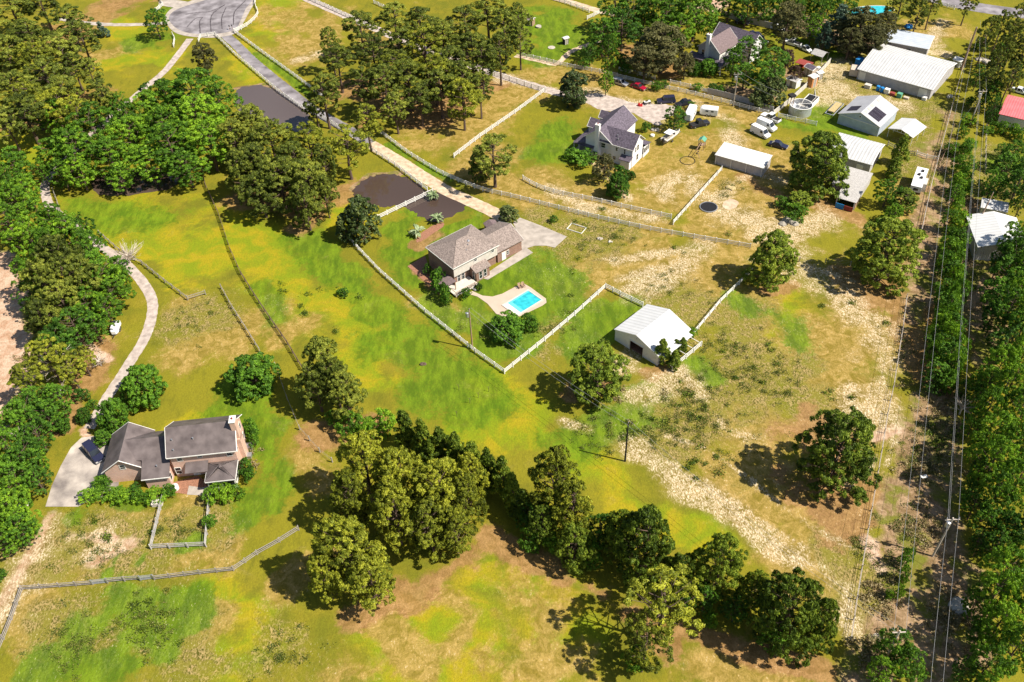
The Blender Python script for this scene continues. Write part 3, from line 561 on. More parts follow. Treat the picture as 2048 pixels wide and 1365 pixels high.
MARKS = [('the cul-de-sac', 420, 35), ('the grey upper pond', 555, 215), ('the brown pond', 800, 385), ('the creek pond', 270, 365), ('the hip-roofed brick house', 930, 500),
 ('the swimming pool', 1040, 605), ('the white farmhouse', 1230, 270), ('the white gabled house', 1450, 90), ('the big metal barn', 1800, 140), ('the solar-panel workshop', 1740, 230), ('the open white shed', 1490, 320),
 ('the white corner barn', 1305, 665), ('the large brick house', 340, 905), ('the parked camper', 1835, 370), ('the black trampoline', 1417, 415), ('the red-roofed building', 2025, 220), ('the neighbour barn', 2000, 470),
 ('the transformer pole', 1880, 1080), ('the lone power pole', 1250, 910), ('the bottom right corner', 1900, 1330), ('the gravel bend on the left', 290, 600), ('the wooden fence gates', 260, 1165), ('the round burn pile', 1575, 445),
 ('the horse trailers', 1400, 240), ('the left picture edge', 0, 900), ('the bottom meadow', 1000, 1250), ('the left dirt bank', 5, 600), ('the guyed power pole', 1950, 220)]
TREES = []
def tree(kind, cx, cy, w, h=None, group=None, look=None, label=None):
    TREES.append([kind, cx, cy, w, h, group, look, label])
def T(kind, rows, group=None, look=None):
    for r in rows: tree(kind, *r[:3], h=(r[3] if len(r) > 3 else None), group=group, look=look)
# top left wood
T('pine', [(25,20,95),(85,15,90),(140,45,85),(165,80,80),(15,110,100),(60,75,95),(120,105,90),(30,180,100),(95,160,100),(150,140,60,11),(55,235,110),(135,200,75),(15,250,70),(185,155,60,12)], 'pines in the top left wood')
T('yellow_pine', [(75,120,90),(120,215,95),(160,235,80),(60,200,80)], 'pines in the top left wood')
T('pine', [(200,190,55,12),(212,205,50,12)], 'pines in the top left wood')
T('dark_broadleaf', [(312,48,50,9)])
T('spruce', [(203,60,28,4.5)])
T('brown_pine', [(407,112,52,10)])
T('broadleaf', [(388,198,132,14),(335,208,105,12),(440,205,80,12),(395,235,120,14),(305,225,90,11),(240,215,60,10),(345,300,110,13),(420,290,110,13),(265,275,105,12),(190,260,100,13),(115,235,80,12),(150,300,110,13),(225,320,100,11),
  (110,310,80,11),(300,330,90,10),(375,340,80,9),(125,350,50,8),(260,245,70,12),(330,260,90,13),(160,345,70,9),(245,360,60,7)], 'bright trees round the creek pond')
T('olive_pine', [(500,255,90),(545,290,100),(470,285,80),(510,330,100),(590,330,100),(560,365,110),(620,370,90),(480,345,70),(520,385,80,12),(610,410,80,12),(650,330,60),(650,390,60,11)], 'pines between the two ponds')
T('yellow_pine', [(692,295,100),(735,250,75,12),(620,295,90)], 'pines between the two ponds')
T('pine', [(648,195,85),(675,125,80),(720,60,80),(745,110,85),(790,45,90),(840,55,90),(885,80,80),(930,50,90),(975,30,90),(1010,60,80),(945,100,90),(900,130,90),(800,95,80),(815,160,95),(770,170,90),
  (725,170,70),(880,175,95),(925,165,90),(965,130,80),(1000,110,70),(1035,40,60),(960,185,60,12),(840,200,70,12),(790,215,70,12),(1040,80,60),(630,215,50,11),(660,90,50)], 'pines in the paddock grove')
T('yellow_pine', [(850,95,90),(790,140,90),(870,150,90),(925,200,80,14)], 'pines in the paddock grove')
T('pine', [(987,310,105,14)])
T('dense_pine', [(960,330,55,7)])
T('magnolia', [(1147,176,72,10),(723,440,78,10),(690,455,45,7)])
T('broadleaf', [(1217,110,44,13),(1212,165,34,7)])
T('dark_broadleaf', [(1245,55,95,13),(1205,75,70,11),(1230,20,80,12),(1265,30,70,12),(1290,20,60,12),(1180,110,40,6)], 'dark trees beside the white gabled house')
T('brown_pine', [(1325,95,125,13),(1290,125,80,10),(1370,130,50,7)], 'brownish pines beside the white gabled house')
T('broadleaf', [(1330,25,90,13),(1390,35,90,13),(1360,65,70,11),(1420,60,45,9),(1400,5,60,12),(1340,0,80,13)], 'bright trees beside the white gabled house')
T('dark_broadleaf', [(1500,110,80,10),(1535,160,80,10),(1490,150,60,8),(1545,130,70,9),(1465,125,40,8)], 'dark trees in front of the white gabled house')
T('magnolia', [(1545,185,55,8),(1520,190,45,7)])
T('round', [(1417,135,46,4),(1388,138,30,3.5)], 'clipped shrubs by the white gabled house')
T('purple_tree', [(1573,120,34,6),(1590,150,34,5)])
T('dark_broadleaf', [(1460,0,70,13),(1495,10,70,13),(1530,5,70,13),(1560,-5,60,13),(1600,0,60,13),(1635,5,60,12),(1690,20,60,11),(1590,30,50,11)], 'dark wood at the top edge')
T('broadleaf', [(1640,30,55,11),(1625,55,45,9),(1660,-5,50,12)], 'dark wood at the top edge')
T('brown_pine', [(1575,50,85,13),(1720,55,90,12),(1745,80,70,10),(1700,85,60,9),(1770,60,60,10)], 'brownish pines behind the privacy fence')
T('blue_pine', [(1680,45,75,12),(1650,70,40,9)])
T('pine', [(1800,15,70,13),(1835,30,50,12),(1865,10,45,12),(1935,10,45,10)], 'pines at the top right')
T('dense_pine', [(1640,325,140,14),(1600,400,60,4),(1775,505,145,14),(1545,517,108,12),(1680,905,170,16),(1195,745,128,12),(1810,400,60,5)], 'big dark pines standing alone')
T('cedar', [(1803,298,42,8),(1790,335,40,5),(1325,702,46,6),(1350,720,36,4),(1365,690,30,3.5),(1352,692,26,3)])
T('broadleaf', [(1775,385,56,7),(1790,425,40,5)])
T('bright_shrub', [(1590,425,50,3),(1565,405,36,2.5),(1780,350,18,1.5),(1765,440,30,2),(1385,665,22,2)])
T('open_pine', [(1325,1210,165,16),(1290,1290,110,12)], 'tall open-limbed pines along the hedge row')
T('olive_pine', [(648,738,100,14),(688,785,85,12),(632,775,80,11),(668,760,70,13)], 'tall pines above the hedge row')
T('round', [(505,748,108,7.5),(283,770,98,7),(226,833,66,6),(166,831,32,3),(124,850,34,3),(207,874,42,2.5)], 'round garden trees at the large brick house')
T('round', [(1015,655,85,4.5),(1058,645,40,3.5)], 'shrubs at the swimming pool', 'bushy green')
T('full_pine', [(730,935,125,16),(800,960,120,16),(875,985,125,16),(930,1000,90,14),(790,1025,120,15),(860,1050,110,13),(700,1000,90,14),(690,1110,150,16),(740,1160,110,12),(650,1150,80,12),(910,1060,80,11),(940,960,80,12)], 'yellow-green pines of the central grove')
T('full_pine', [(1110,970,115,16),(1145,1020,100,13)], 'yellow-green pines of the hedge row')
T('dense_pine', [(1290,1095,130,15),(1440,1130,110,14),(1575,1230,150,15),(1640,1250,80,11),(1510,1180,70,9),(1240,1070,80,10),(1360,1150,80,10),(1150,1090,90,9),(1085,1050,70,8)], 'dark pines of the hedge row')
T('cedar', [(810,860,60,9),(845,875,60,9),(880,890,60,9),(912,905,60,9),(945,925,60,9),(975,940,60,9),(1005,955,60,9),(1025,985,60,8),(860,910,50,7),(965,965,50,7),(1045,1010,60,7)], 'row of cedars crossing the meadow')
T('dark_broadleaf', [(1200,1060,70,8),(1060,1040,60,6),(1180,1110,60,5),(1410,1200,60,6),(1470,1220,60,6),(1545,1280,60,6),(1370,1215,50,6)], 'low dark growth of the hedge row')
T('bright_shrub', [(700,850,60,4),(735,860,50,4),(765,845,56,4.5),(670,835,40,3),(1060,1080,50,4),(1110,1085,50,3.5),(1270,1320,50,4),(1420,1240,40,3),(1160,1085,40,4)], 'bright shrubs of the hedge row')
T('bright_shrub', [(178,992,44,2.2),(203,990,38,2),(230,992,42,2),(258,993,40,2),(286,994,40,2),(314,992,42,2),(425,990,46,3),(452,988,40,2.8),(200,965,30,2.5),(475,985,30,2.5)], 'shrubs in front of the large brick house')
T('shrub', [(268,984,34,1.8),(240,984,30,1.6),(338,984,32,2),(206,968,34,2.4),(505,865,34,3),(500,850,30,2.5),(508,882,26,2.4),(492,935,36,3),(498,950,30,2.6),(418,1045,32,2)], 'shrubs round the large brick house')
T('shrub', [(875,560,40,4.5),(888,585,34,4),(892,600,26,2.4),(855,540,22,2.5),(933,588,24,2),(958,575,16,1.5),(687,586,28,1.6),(1107,438,18,1.6)], 'shrubs round the hip-roofed brick house')
T('magnolia', [(1016,428,40,4)])
T('shrub', [(1165,315,64,3),(1145,308,32,2.6),(1240,345,30,2.6),(1255,350,24,2.2),(1290,255,20,2.4),(1262,352,20,2)], 'shrubs round the white farmhouse')
T('round', [(1237,370,54,6)], look='bright round')
T('brown_pine', [(1208,335,52,7)])
T('dark_broadleaf', [(1350,238,52,6)])
T('bright_shrub', [(1385,213,24,2),(1315,172,26,2.5),(1330,168,20,2)], 'shrubs by the farmhouse parking')
T('shrub', [(1395,175,26,2),(1425,175,24,2),(1440,180,20,2),(1170,128,26,3),(1245,120,30,3),(1250,140,26,2.5),(1575,125,16,2)], 'shrubs along the double board fence')
# left belt
T('broadleaf', [(30,345,80,11),(15,370,70,11),(55,385,60,9),(30,410,80,12),(80,440,80,12),(140,470,90,12),(175,500,70,11),(110,455,70,11),(20,450,80,12),(60,480,80,12),(100,500,70,11),(210,560,80,10),(225,590,70,9),(240,560,50,8),
  (55,560,60,10),(180,620,80,9),(215,625,60,8)], 'bright trees of the left belt')
T('dark_broadleaf', [(30,335,60,10),(170,470,60,10),(190,540,70,9),(235,540,50,7),(150,660,90,9),(110,690,90,9),(190,655,60,7),(65,600,60,8),(85,345,30,7)], 'dark trees of the left belt')
T('olive_pine', [(120,525,100,14),(160,560,100,14),(90,570,90,13),(130,610,90,12),(85,640,80,11),(110,650,60,10)], 'pines of the left belt')
T('yellow_pine', [(95,715,80,11),(55,760,70,10),(140,740,70,9),(165,720,50,7)], 'pines of the left belt')
T('dark_broadleaf', [(55,830,80,9),(95,835,70,8),(120,800,60,8),(75,870,70,8),(30,850,60,8),(70,800,60,7),(100,795,50,7),(55,920,80,9),(30,960,80,9),(75,960,60,7),(20,900,70,9),(40,1060,70,8)], 'dark trees of the lower left belt')
T('broadleaf', [(20,1020,90,9),(45,1045,70,8),(10,1080,60,7),(30,990,60,8),(75,925,50,7),(0,1040,60,8)], 'bright trees of the lower left belt')
T('shrub', [(3,1150,24,2),(165,790,30,2.5),(185,810,24,2)], 'shrubs of the lower left belt')
# hedge along the power line
T('bright_shrub', [(1935,240,30,3),(1925,265,26,3),(1905,300,30,3),(1915,330,36,4),(1940,290,30,3),(1930,350,34,4),(1925,380,36,4),(1915,410,34,4),(1920,445,40,5),(1905,480,44,5),(1910,515,40,5)], 'shrubs under the power line')
T('broadleaf', [(1935,330,40,6),(1910,390,40,6),(1900,440,44,6),(1918,480,44,6)], 'small trees under the power line')
T('bright_shrub', [(1900,500,50,5),(1895,530,50,5.5),(1915,590,50,6.5),(1880,665,50,6.5),(1915,700,44,6.5),(1920,370,40,4.5),(1932,300,34,4),(1890,765,44,5)], 'bright tops in the hedge under the power line')
T('dark_broadleaf', [(1905,550,56,6),(1900,585,60,7),(1895,620,60,7),(1905,655,60,7),(1885,690,66,7),(1900,720,60,7),(1880,750,70,6),(1860,770,40,4)], 'thick hedge under the power line')
T('bright_shrub', [(1910,560,46,6.6),(1895,600,46,7.4),(1888,640,46,7.5),(1900,680,46,7.5),(1870,705,46,7),(1905,740,44,6.5)], 'bright tops in the hedge under the power line')
T('bright_shrub', [(1812,1115,36,4),(1808,1150,26,3.5),(1800,1185,22,3),(1780,1190,20,2)], 'shrubs below the transformer pole')
T('broadleaf', [(1790,1300,85,8),(1815,1330,80,7),(1760,1345,60,6)], 'small trees at the foot of the power line')
# upper right wood
T('pine', [(1975,70,50),(2000,60,50),(2030,75,50),(2045,110,50),(2010,110,50),(1990,140,50),(2020,160,55),(1975,170,45,11),(2040,40,50)], 'pines of the upper right wood')
T('dark_broadleaf', [(1995,120,40,8),(1955,155,36,7),(1985,195,40,8),(1985,225,36,7),(2035,140,40,8),(1960,200,36,6),(2005,90,30,7)], 'dark trees of the upper right wood')
T('round', [(1963,90,28,3.5)], look='small round green')
T('bright_shrub', [(1990,255,26,2.5),(2010,258,30,3),(2030,262,28,3),(1975,262,24,2),(1938,205,22,2.5),(2042,270,26,3)], 'shrubs under the red-roofed building')
T('dark_broadleaf', [(2030,310,60,8),(2010,345,70,10),(2045,350,60,10),(1985,370,50,9),(2030,380,60,10),(2045,400,40,9),(2005,300,30,4)], 'dark trees behind the white-roofed neighbour barn')
T('dark_broadleaf', [(2035,520,80,12),(2010,555,80,11),(2045,570,80,12),(1990,590,70,9),(2020,620,90,11),(2045,660,80,12),(1985,640,60,8),(2010,690,80,9),(2035,500,60,11),(2000,520,50,9)], 'dark trees in front of the white-roofed neighbour barn')
T('broadleaf', [(2035,480,70,11),(2040,545,60,12),(2030,600,60,12),(2045,640,50,12),(2040,720,70,12),(2000,735,70,11),(1960,765,50,8),(1975,775,60,9),(2020,780,80,12),(1975,820,70,11),(2040,830,80,12),(1990,870,80,12),(2030,900,90,13),
  (1985,930,90,13),(2030,970,90,13),(1990,990,80,12),(1960,900,60,10),(2015,1145,100,12),(1990,1195,90,12),(2040,1210,90,13),(2000,1250,90,12),(2030,1300,90,12),(1975,1330,90,10),(2040,1120,70,12)], 'bright trees of the right wood')
T('dark_broadleaf', [(1955,800,50,6),(1945,850,50,6),(1960,950,60,8),(1950,1010,60,7),(1975,1050,70,8),(2010,1060,80,9),(2040,1060,80,10),(1960,1090,50,6),(1940,985,50,5),(1950,1210,60,7),(1960,1270,60,7),(1930,1340,60,6),(1925,780,40,4),(1990,1100,60,8)], 'dark trees of the right wood')
ORD = ['first', 'second', 'third', 'fourth', 'fifth', 'sixth', 'seventh', 'eighth', 'ninth', 'tenth', 'eleventh', 'twelfth', 'thirteenth', 'fourteenth', 'fifteenth', 'sixteenth', 'seventeenth', 'eighteenth', 'nineteenth', 'twentieth']
def place_trees():
    rows = []; rr = random.Random(5)
    for i, (kind, cx, cy, w, h, grp, look, lab) in enumerate(TREES):
        K = KINDS[kind]; mpp = np.linalg.norm(G(cx+1, cy)-G(cx, cy)); h = h or K['H']*.95
        zc = h*(K['z0']/K['H']*.35+.5); P = G(cx, cy, zc); mpp = np.linalg.norm(G(cx+1, cy, zc)-P); R = w*mpp/2*(1.05 if kind in ('dense_pine', 'broadleaf', 'dark_broadleaf') else 1)
        bx, by = w/max(w, 1), 0
        # nearest landmark and the side it stands on
        nm, mx_, my_ = min(MARKS, key=lambda q: math.hypot(q[1]-cx, (q[2]-cy)*1.25)); dx, dy = cx-mx_, (cy-my_)*1.3
        rel = ('just right of' if dx > 0 else 'just left of') if abs(dx) > abs(dy) else ('in front of' if dy > 0 else 'behind')
        on, cat, lk, what = WORDS[kind]; lk = look or lk
        rows.append(dict(i=i, kind=kind, P=P, R=R, h=h, on=on, cat=cat, grp=grp, base=f'{lk} {what}', rel=f'{rel} {nm}', x=cx, y=cy, K=K))
    by_ = {}
    for r in rows: by_.setdefault((r['base'], r['rel']), []).append(r)
    for (b_, rel), g in by_.items():
        g.sort(key=lambda r: r['x'])
        for k, r in enumerate(g):
            if len(g) == 1: r['label'] = f'{b_} standing {rel}'
            elif len(g) == 2: r['label'] = f"{'left' if k == 0 else 'right'} one of two {b_}s {rel}"
            elif k == 0: r['label'] = f'leftmost {b_} {rel}'
            elif k == len(g)-1: r['label'] = f'rightmost {b_} {rel}'
            else: r['label'] = f'{ORD[k]} {b_} from the left {rel}'
    for r in rows:
        if len(r['label'].split()) > 15: r['label'] = r['label'].replace(' from the left', ' from left').replace('pine tree with low boughs', 'low pine').replace('full-crowned pine tree', 'full-crowned pine').replace('open-limbed pine tree', 'open-limbed pine').replace(' just', '')
        cm, tm = LIB[r['kind']][r['i'] % len(LIB[r['kind']])]; K = r['K']
        sr = r['R']/K['R']/1.06; sh = r['h']/K['H']*rr.uniform(.94, 1.07); q = rr.uniform(.9, 1.1)
        e = empty(r['on'], (r['P'][0], r['P'][1], 0), rr.uniform(0, 6.28), r['label'], r['cat'], r['grp'])
        link('crown', cm, e, scale=(sr*q, sr/q, sh)); link('trunk', tm, e, scale=(sr*q, sr/q, sh))
place_trees()
# bare grey trees
def bare_tree(cx, cy, h, r, label, m='pale_bark', zc=None, n=22, seed=3, up=.9):
    rr = random.Random(seed); P = G(cx, cy, h*.45); e = empty('bare_tree', (P[0], P[1], 0), 0, label, 'tree'); mb = MB(); tb = MB()
    tb.tube((0, 0, 0), (0, 0, h*.4), .16, .12, 6)
    for i in range(n):
        a = rr.uniform(0, 6.28); el = rr.uniform(.15, 1.3)*up; p = np.array([0, 0, h*rr.uniform(.2, .5)]); L_ = r*rr.uniform(.6, 1.1); rad_ = .09
        for s in range(3):
            d = np.array([cos(a)*cos(el), sin(a)*cos(el), sin(el)*h/r*.6]); q = p+d*L_/3
            mb.tube(p, q, rad_, rad_*.65, 4); rad_ *= .65
            for t in range(3):
                a2 = a+rr.uniform(-1.1, 1.1); e2 = el+rr.uniform(-.5, .5); mb.tube(p+(q-p)*rr.random(), q+np.array([cos(a2)*cos(e2), sin(a2)*cos(e2), sin(e2)])*L_*.22, rad_*.6, .015, 3)
            p = q; a += rr.uniform(-.4, .4); el += rr.uniform(-.3, .2)
    mb.build('branches', m, e); tb.build('trunk', m, e)
bare_tree(255, 512, 4.5, 4.2, 'pale leafless tree arching over the top of the gravel bend', n=44, seed=4)
bare_tree(115, 735, 9, 3.4, 'white leafless tree rising among the green trees left of the gravel drive', n=24, seed=8)
bare_tree(118, 790, 7.5, 2.0, 'small white leafless tree below the larger leafless one, left of the drive', n=16, seed=12)
bare_tree(55, 800, 7, 1.8, 'small pale bare tree at the edge of the left dirt bank', n=14, seed=15)
bare_tree(45, 880, 8, 1.8, 'thin bare tree poking out of the trees left of the concrete drive', n=12, seed=19)
bare_tree(1925, 815, 4, 2.2, 'grey leafless bush beside the right wood under the wires', n=22, seed=23)
bare_tree(198, 722, 3, 2.2, 'pinkish dead bush beside the gravel drive', n=26, seed=29)
# palms
def palm(cx, cy, h, r, label, seed):
    rr = random.Random(seed); P = G(cx, cy, h*.6); e = empty('palm', (P[0], P[1], 0), 0, label, 'palm', 'low palms near the brown pond')
    MB().tube((0, 0, 0), (0, 0, h*.45), .2, .17, 8).build('trunk', 'bark', e); fr = MB()
    for i in range(30):
        a = i*2.4+rr.uniform(-.2, .2); el = rr.uniform(.1, 1.25); L_ = r*rr.uniform(.8, 1.1); p = np.array([0, 0, h*.45])
        side = np.array([-sin(a), cos(a), 0])
        for s in range(4):
            d = np.array([cos(a)*cos(el), sin(a)*cos(el), sin(el)]); q = p+d*L_/3.4; w0 = [.1, .3, .3, .18][s]; w1 = [.3, .3, .18, .02][s]
            dr = np.array([0, 0, -.12]); fr.poly([p, q, q-side*w1+dr, p-side*w0+dr]); fr.poly([p, p+side*w0+dr, q+side*w1+dr, q]); p = q; el -= .42
    o = fr.mesh('fronds', 'palm_leaf'); at = o.attributes.new('tint', 'FLOAT', 'FACE'); at.data.foreach_set('value', [rr.random() for _ in o.polygons])
    link('fronds', o, e)
palm(873, 434, 2.6, 1.7, 'low palm on the planting bed nearest the brown pond', 1); palm(835, 460, 2.6, 1.9, 'low palm at the left end of the planting bed', 2)
palm(865, 388, 2.4, 1.5, 'low palm at the corner where the white fence meets the drive', 3)
# ---------------------------------------------------------------- buildings
def bld(name, label, cat, A, B, C, z):
    """A front left, B front right, C back right eave corner in photo pixels at height z"""
    a, b, c = [G(*p, z)[:2] for p in (A, B, C)]; u = b-a; Lx = np.hypot(*u); u = u/Lx; v = np.array([-u[1], u[0]]); Wy = abs((c-b)@v)
    e = empty(name, (a[0], a[1], 0), math.atan2(u[1], u[0]), label, cat); return e, Lx, Wy
def loc_of(e, px, z=0):
    P = G(*px, z); d = np.array([P[0]-e.location.x, P[1]-e.location.y]); r = e.rotation_euler.z
    return np.array([d[0]*cos(r)+d[1]*sin(r), -d[0]*sin(r)+d[1]*cos(r), z])
def gable(e, x0, x1, y0, y1, ez, rz, ax, wallm, roofm, over=.35, t=.14, walls=True, trim='white_paint', wname='wall', rname='roof', z0=0.0):
    rf = MB(); mx_, my_ = (x0+x1)/2, (y0+y1)/2; TR = []
    if ax == 'x':
        rf.slab([(x0, y0, ez), (x1, y0, ez), (x1, my_, rz), (x0, my_, rz)], t); rf.slab([(x0, my_, rz), (x1, my_, rz), (x1, y1, ez), (x0, y1, ez)], t)
        sl_ = (rz-ez)/(my_-y0); w = [(y0+over, z0), (y1-over, z0), (y1-over, ez+sl_*over-t), (my_, rz-t), (y0+over, ez+sl_*over-t)]
        if walls: wl = MB().prism(w, 'x', x0+over, x1-over).build(wname, wallm, e)
        for x in (x0-.03, x1+.03):
            tr = MB(); TR.append(tr); tr.tube((x, y0, ez-.06), (x, my_, rz-.06), .09, n=4); tr.tube((x, y1, ez-.06), (x, my_, rz-.06), .09, n=4)
        TR.append(MB().box(x0, x1, y0-.09, y0-.005, ez-.2, ez-.02))
    else:
        rf.slab([(x0, y0, ez), (mx_, y0, rz), (mx_, y1, rz), (x0, y1, ez)], t); rf.slab([(mx_, y0, rz), (x1, y0, ez), (x1, y1, ez), (mx_, y1, rz)], t)
        sl_ = (rz-ez)/(mx_-x0); w = [(x0+over, z0), (x1-over, z0), (x1-over, ez+sl_*over-t), (mx_, rz-t), (x0+over, ez+sl_*over-t)]
        if walls: wl = MB().prism(w, 'y', y0+over, y1-over).build(wname, wallm, e)
        for y in (y0-.03, y1+.03):
            tr = MB(); TR.append(tr); tr.tube((x0, y, ez-.06), (mx_, y, rz-.06), .09, n=4); tr.tube((x1, y, ez-.06), (mx_, y, rz-.06), .09, n=4)
    r = rf.build(rname, roofm, e)
    if trim:
        for tr in TR: tr.build('roof_trim', trim, e)
    return r
def hip(e, x0, x1, y0, y1, ez, rz, ax, roofm, t=.14, rname='roof', k=1.0):
    mx_, my_ = (x0+x1)/2, (y0+y1)/2; rf = MB()
    if ax == 'y': d = (x1-x0)/2*k; a = (mx_, y0+d, rz); b_ = (mx_, y1-d, rz); F_ = [[(x0, y0, ez), (x1, y0, ez), a], [(x1, y0, ez), (x1, y1, ez), b_, a], [(x1, y1, ez), (x0, y1, ez), b_], [(x0, y1, ez), (x0, y0, ez), a, b_]]
    else: d = (y1-y0)/2*k; a = (x0+d, my_, rz); b_ = (x1-d, my_, rz); F_ = [[(x0, y0, ez), (x1, y0, ez), b_, a], [(x1, y0, ez), (x1, y1, ez), b_], [(x1, y1, ez), (x0, y1, ez), a, b_], [(x0, y1, ez), (x0, y0, ez), a]]
    for f in F_: rf.slab(f, t)
    rp = MB()
    for f in F_:
        rp.tube(f[0], f[-1], .07, n=4)
    rp.tube(a, b_, .07, n=4)
    r = rf.build(rname, roofm, e); rp.build('ridge_cap', roofm, r); return r
def window(e, x, y, z, w, h, side, name='window', frame='white_paint', bars=True, glass='glass'):
    """side: 0 faces -y, 1 faces +x, 2 faces +y, 3 faces -x; x, y is the point on the wall plane, z the sill height"""
    rz_ = [0, pi/2, pi, -pi/2][side]; f = MB(); t = .09
    f.box(-w/2-t, w/2+t, -.06, .02, z-t, z); f.box(-w/2-t, w/2+t, -.06, .02, z+h, z+h+t)
    f.box(-w/2-t, -w/2, -.06, .02, z, z+h); f.box(w/2, w/2+t, -.06, .02, z, z+h)
    if bars: f.box(-w/2, w/2, -.045, .01, z+h/2-.025, z+h/2+.025)
    o = f.build(name, frame, e, loc=(x, y, 0), rot=(0, 0, rz_)); MB().box(-w/2, w/2, -.03, -.012, z, z+h).build('pane', glass, o); return o
def door(e, x, y, w, h, side, m='white_paint', name='door', z=0):
    rz_ = [0, pi/2, pi, -pi/2][side]; o = MB().box(-w/2, w/2, -.05, -.01, z+.02, z+h).build(name, m, e, loc=(x, y, 0), rot=(0, 0, rz_))
    MB().box(-w/2-.1, -w/2, -.07, .01, z, z+h+.1).box(w/2, w/2+.1, -.07, .01, z, z+h+.1).box(-w/2, w/2, -.07, .01, z+h, z+h+.1).build('door_frame', 'white_paint', o)
    MB().box(w/2-.16, w/2-.1, -.1, -.05, z+1, z+1.08).build('handle', 'metal', o); return o
def chimney(e, x, y, w, d, z0, z1, m, cap='white_paint', name='chimney', widen=None):
    mb = MB(); 
    if widen: mb.box(x-widen/2, x+widen/2, y-d/2, y+d/2, 0, z0); mb.loft([[(x-widen/2, y-d/2, z0), (x+widen/2, y-d/2, z0), (x+widen/2, y+d/2, z0), (x-widen/2, y+d/2, z0)], [(x-w/2, y-d/2, z0+1.2), (x+w/2, y-d/2, z0+1.2), (x+w/2, y+d/2, z0+1.2), (x-w/2, y+d/2, z0+1.2)]]); mb.box(x-w/2, x+w/2, y-d/2, y+d/2, z0+1.2, z1)
    else: mb.box(x-w/2, x+w/2, y-d/2, y+d/2, z0, z1)
    c = mb.build(name, m, e); MB().box(x-w/2-.08, x+w/2+.08, y-d/2-.08, y+d/2+.08, z1, z1+.15).build('cap', cap, c)
    MB().lathe([(.14, z1+.15), (.14, z1+.5), (.01, z1+.5)], 10, (x, y)).build('flue', 'pipe_red', c)
def vents(e, pts):
    for x, y, z in pts: MB().lathe([(.09, z-.1), (.09, z+.35), (.14, z+.36), (.14, z+.42), (.01, z+.44)], 10, (x, y)).build('roof_vent', 'metal', e)
def steps(e, x0, x1, y0, n, z, dirn=-1, name='steps', m='white_paint'):
    mb = MB()
    for i in range(n): mb.box(x0, x1, min(y0, y0+dirn*.3*(i+1)), max(y0, y0+dirn*.3*(i+1)), 0 if i == n-1 else 0.0, z*(n-i)/(n+1)+.001*i)
    mb.build(name, m, e)
# --- large brick house, lower left
e, LX, WY = bld('brick_house', 'large two-storey brick house with dark brown gabled roofs and a tall end chimney, lower left', 'house', (332,917), (472.5,902), (484,829), 5.6)
W2 = 8.3
gable(e, 0, LX, 0, W2, 5.6, 8.65, 'x', 'red_brick', 'brown_shingle', .4)
chimney(e, LX-.1, W2*.42, .9, 1.5, 5.0, 9.6, 'red_brick'); MB().box(LX-.4, LX+.35, W2*.42-1.0, W2*.42+1.0, 0, 5.6).build('chimney_base', 'red_brick', e)
vents(e, [(1.1, 2.3, 7.25), (1.3, .9, 6.2), (4.6, 2.2, 7.2)])
for x, w, h in ((1.9, .8, 1.0), (5.3, .7, .6), (10.2, .8, 1.0)): window(e, x, .4, 4.1 if h > .8 else 4.5, w, h, 0)
window(e, 2.8, .4, 1.4, .8, 1.2, 0); window(e, .9, .4, .9, .9, 1.5, 0); window(e, LX-.4, W2*.2, 3.9, .8, 1.2, 1); window(e, LX-.4, W2*.8, 3.9, .8, 1.2, 1); window(e, LX-.4, W2*.8, 1.2, .8, 1.2, 1)
# garage wing, ridge running front to back
a0 = loc_of(e, (202.6, 946.8), 3.2); a1 = loc_of(e, (292.6, 934.8), 3.2); yb = a0[1]+8.6; rz = 5.95
gable(e, a0[0], a1[0], a0[1], yb, 3.2, rz, 'y', 'red_brick', 'brown_shingle', .35, wname='garage_wall', rname='garage_roof')
mxx = (a0[0]+a1[0])/2; window(e, mxx-.1, a0[1]+.35, 3.3, .8, .95, 0)
for k in (2.0, 5.2): MB().box(-1.2, 1.2, -.04, -.005, .05, 2.3).build('garage_door', 'white_paint', e, loc=(a0[0]+.35, a0[1]+k+.3, 0), rot=(0, 0, -pi/2))
# link wing with its long low front slope
b1 = loc_of(e, (338.6, 954), 2.9); b0 = loc_of(e, (282.4, 958.4), 2.9); yr = (a0[1]+yb)/2+.2; x0 = mxx; x1 = .35
rf = MB(); zr = 5.9; ym = (yr+b1[1])/2-.2; f = (ym-b1[1])/(yr-b1[1]); zm = 2.9+(zr-2.9)*f
rf.slab([(x0, ym, zm), (x1, ym, zm), (x1, yr, zr), (x0, yr, zr)], .14); rf.slab([(b0[0], b1[1], 2.9), (b1[0], b1[1], 2.9), (b1[0], ym, zm), (b0[0], ym, zm)], .14); rf.slab([(x0, yr, zr), (x1, yr, zr), (x1, yr+3.6, 3.4), (x0, yr+3.6, 3.4)], .14)
rf.build('link_roof', 'brown_shingle', e)
MB().prism([(ym, 0), (yr+3.3, 0), (yr+3.3, 3.4), (yr, zr-.25), (ym, zm-.2)], 'x', a1[0]-.5, .45).build('link_wall', 'red_brick', e)
MB().prism([(b1[1]+.35, 0), (ym, 0), (ym, zm-.2), (b1[1]+.35, 2.95)], 'x', b0[0]+.35, b1[0]-.35).build('kitchen_wall', 'red_brick', e)
MB().box(b0[0], b1[0], b1[1]-.1, b1[1]-.004, 2.7, 2.86).build('gutter', 'white_paint', e)
window(e, b1[0]-.35, b1[1]+1.2, .9, .8, 1.4, 1); vents(e, [(b1[0]-2.1, b1[1]+1.8, 3.7)])
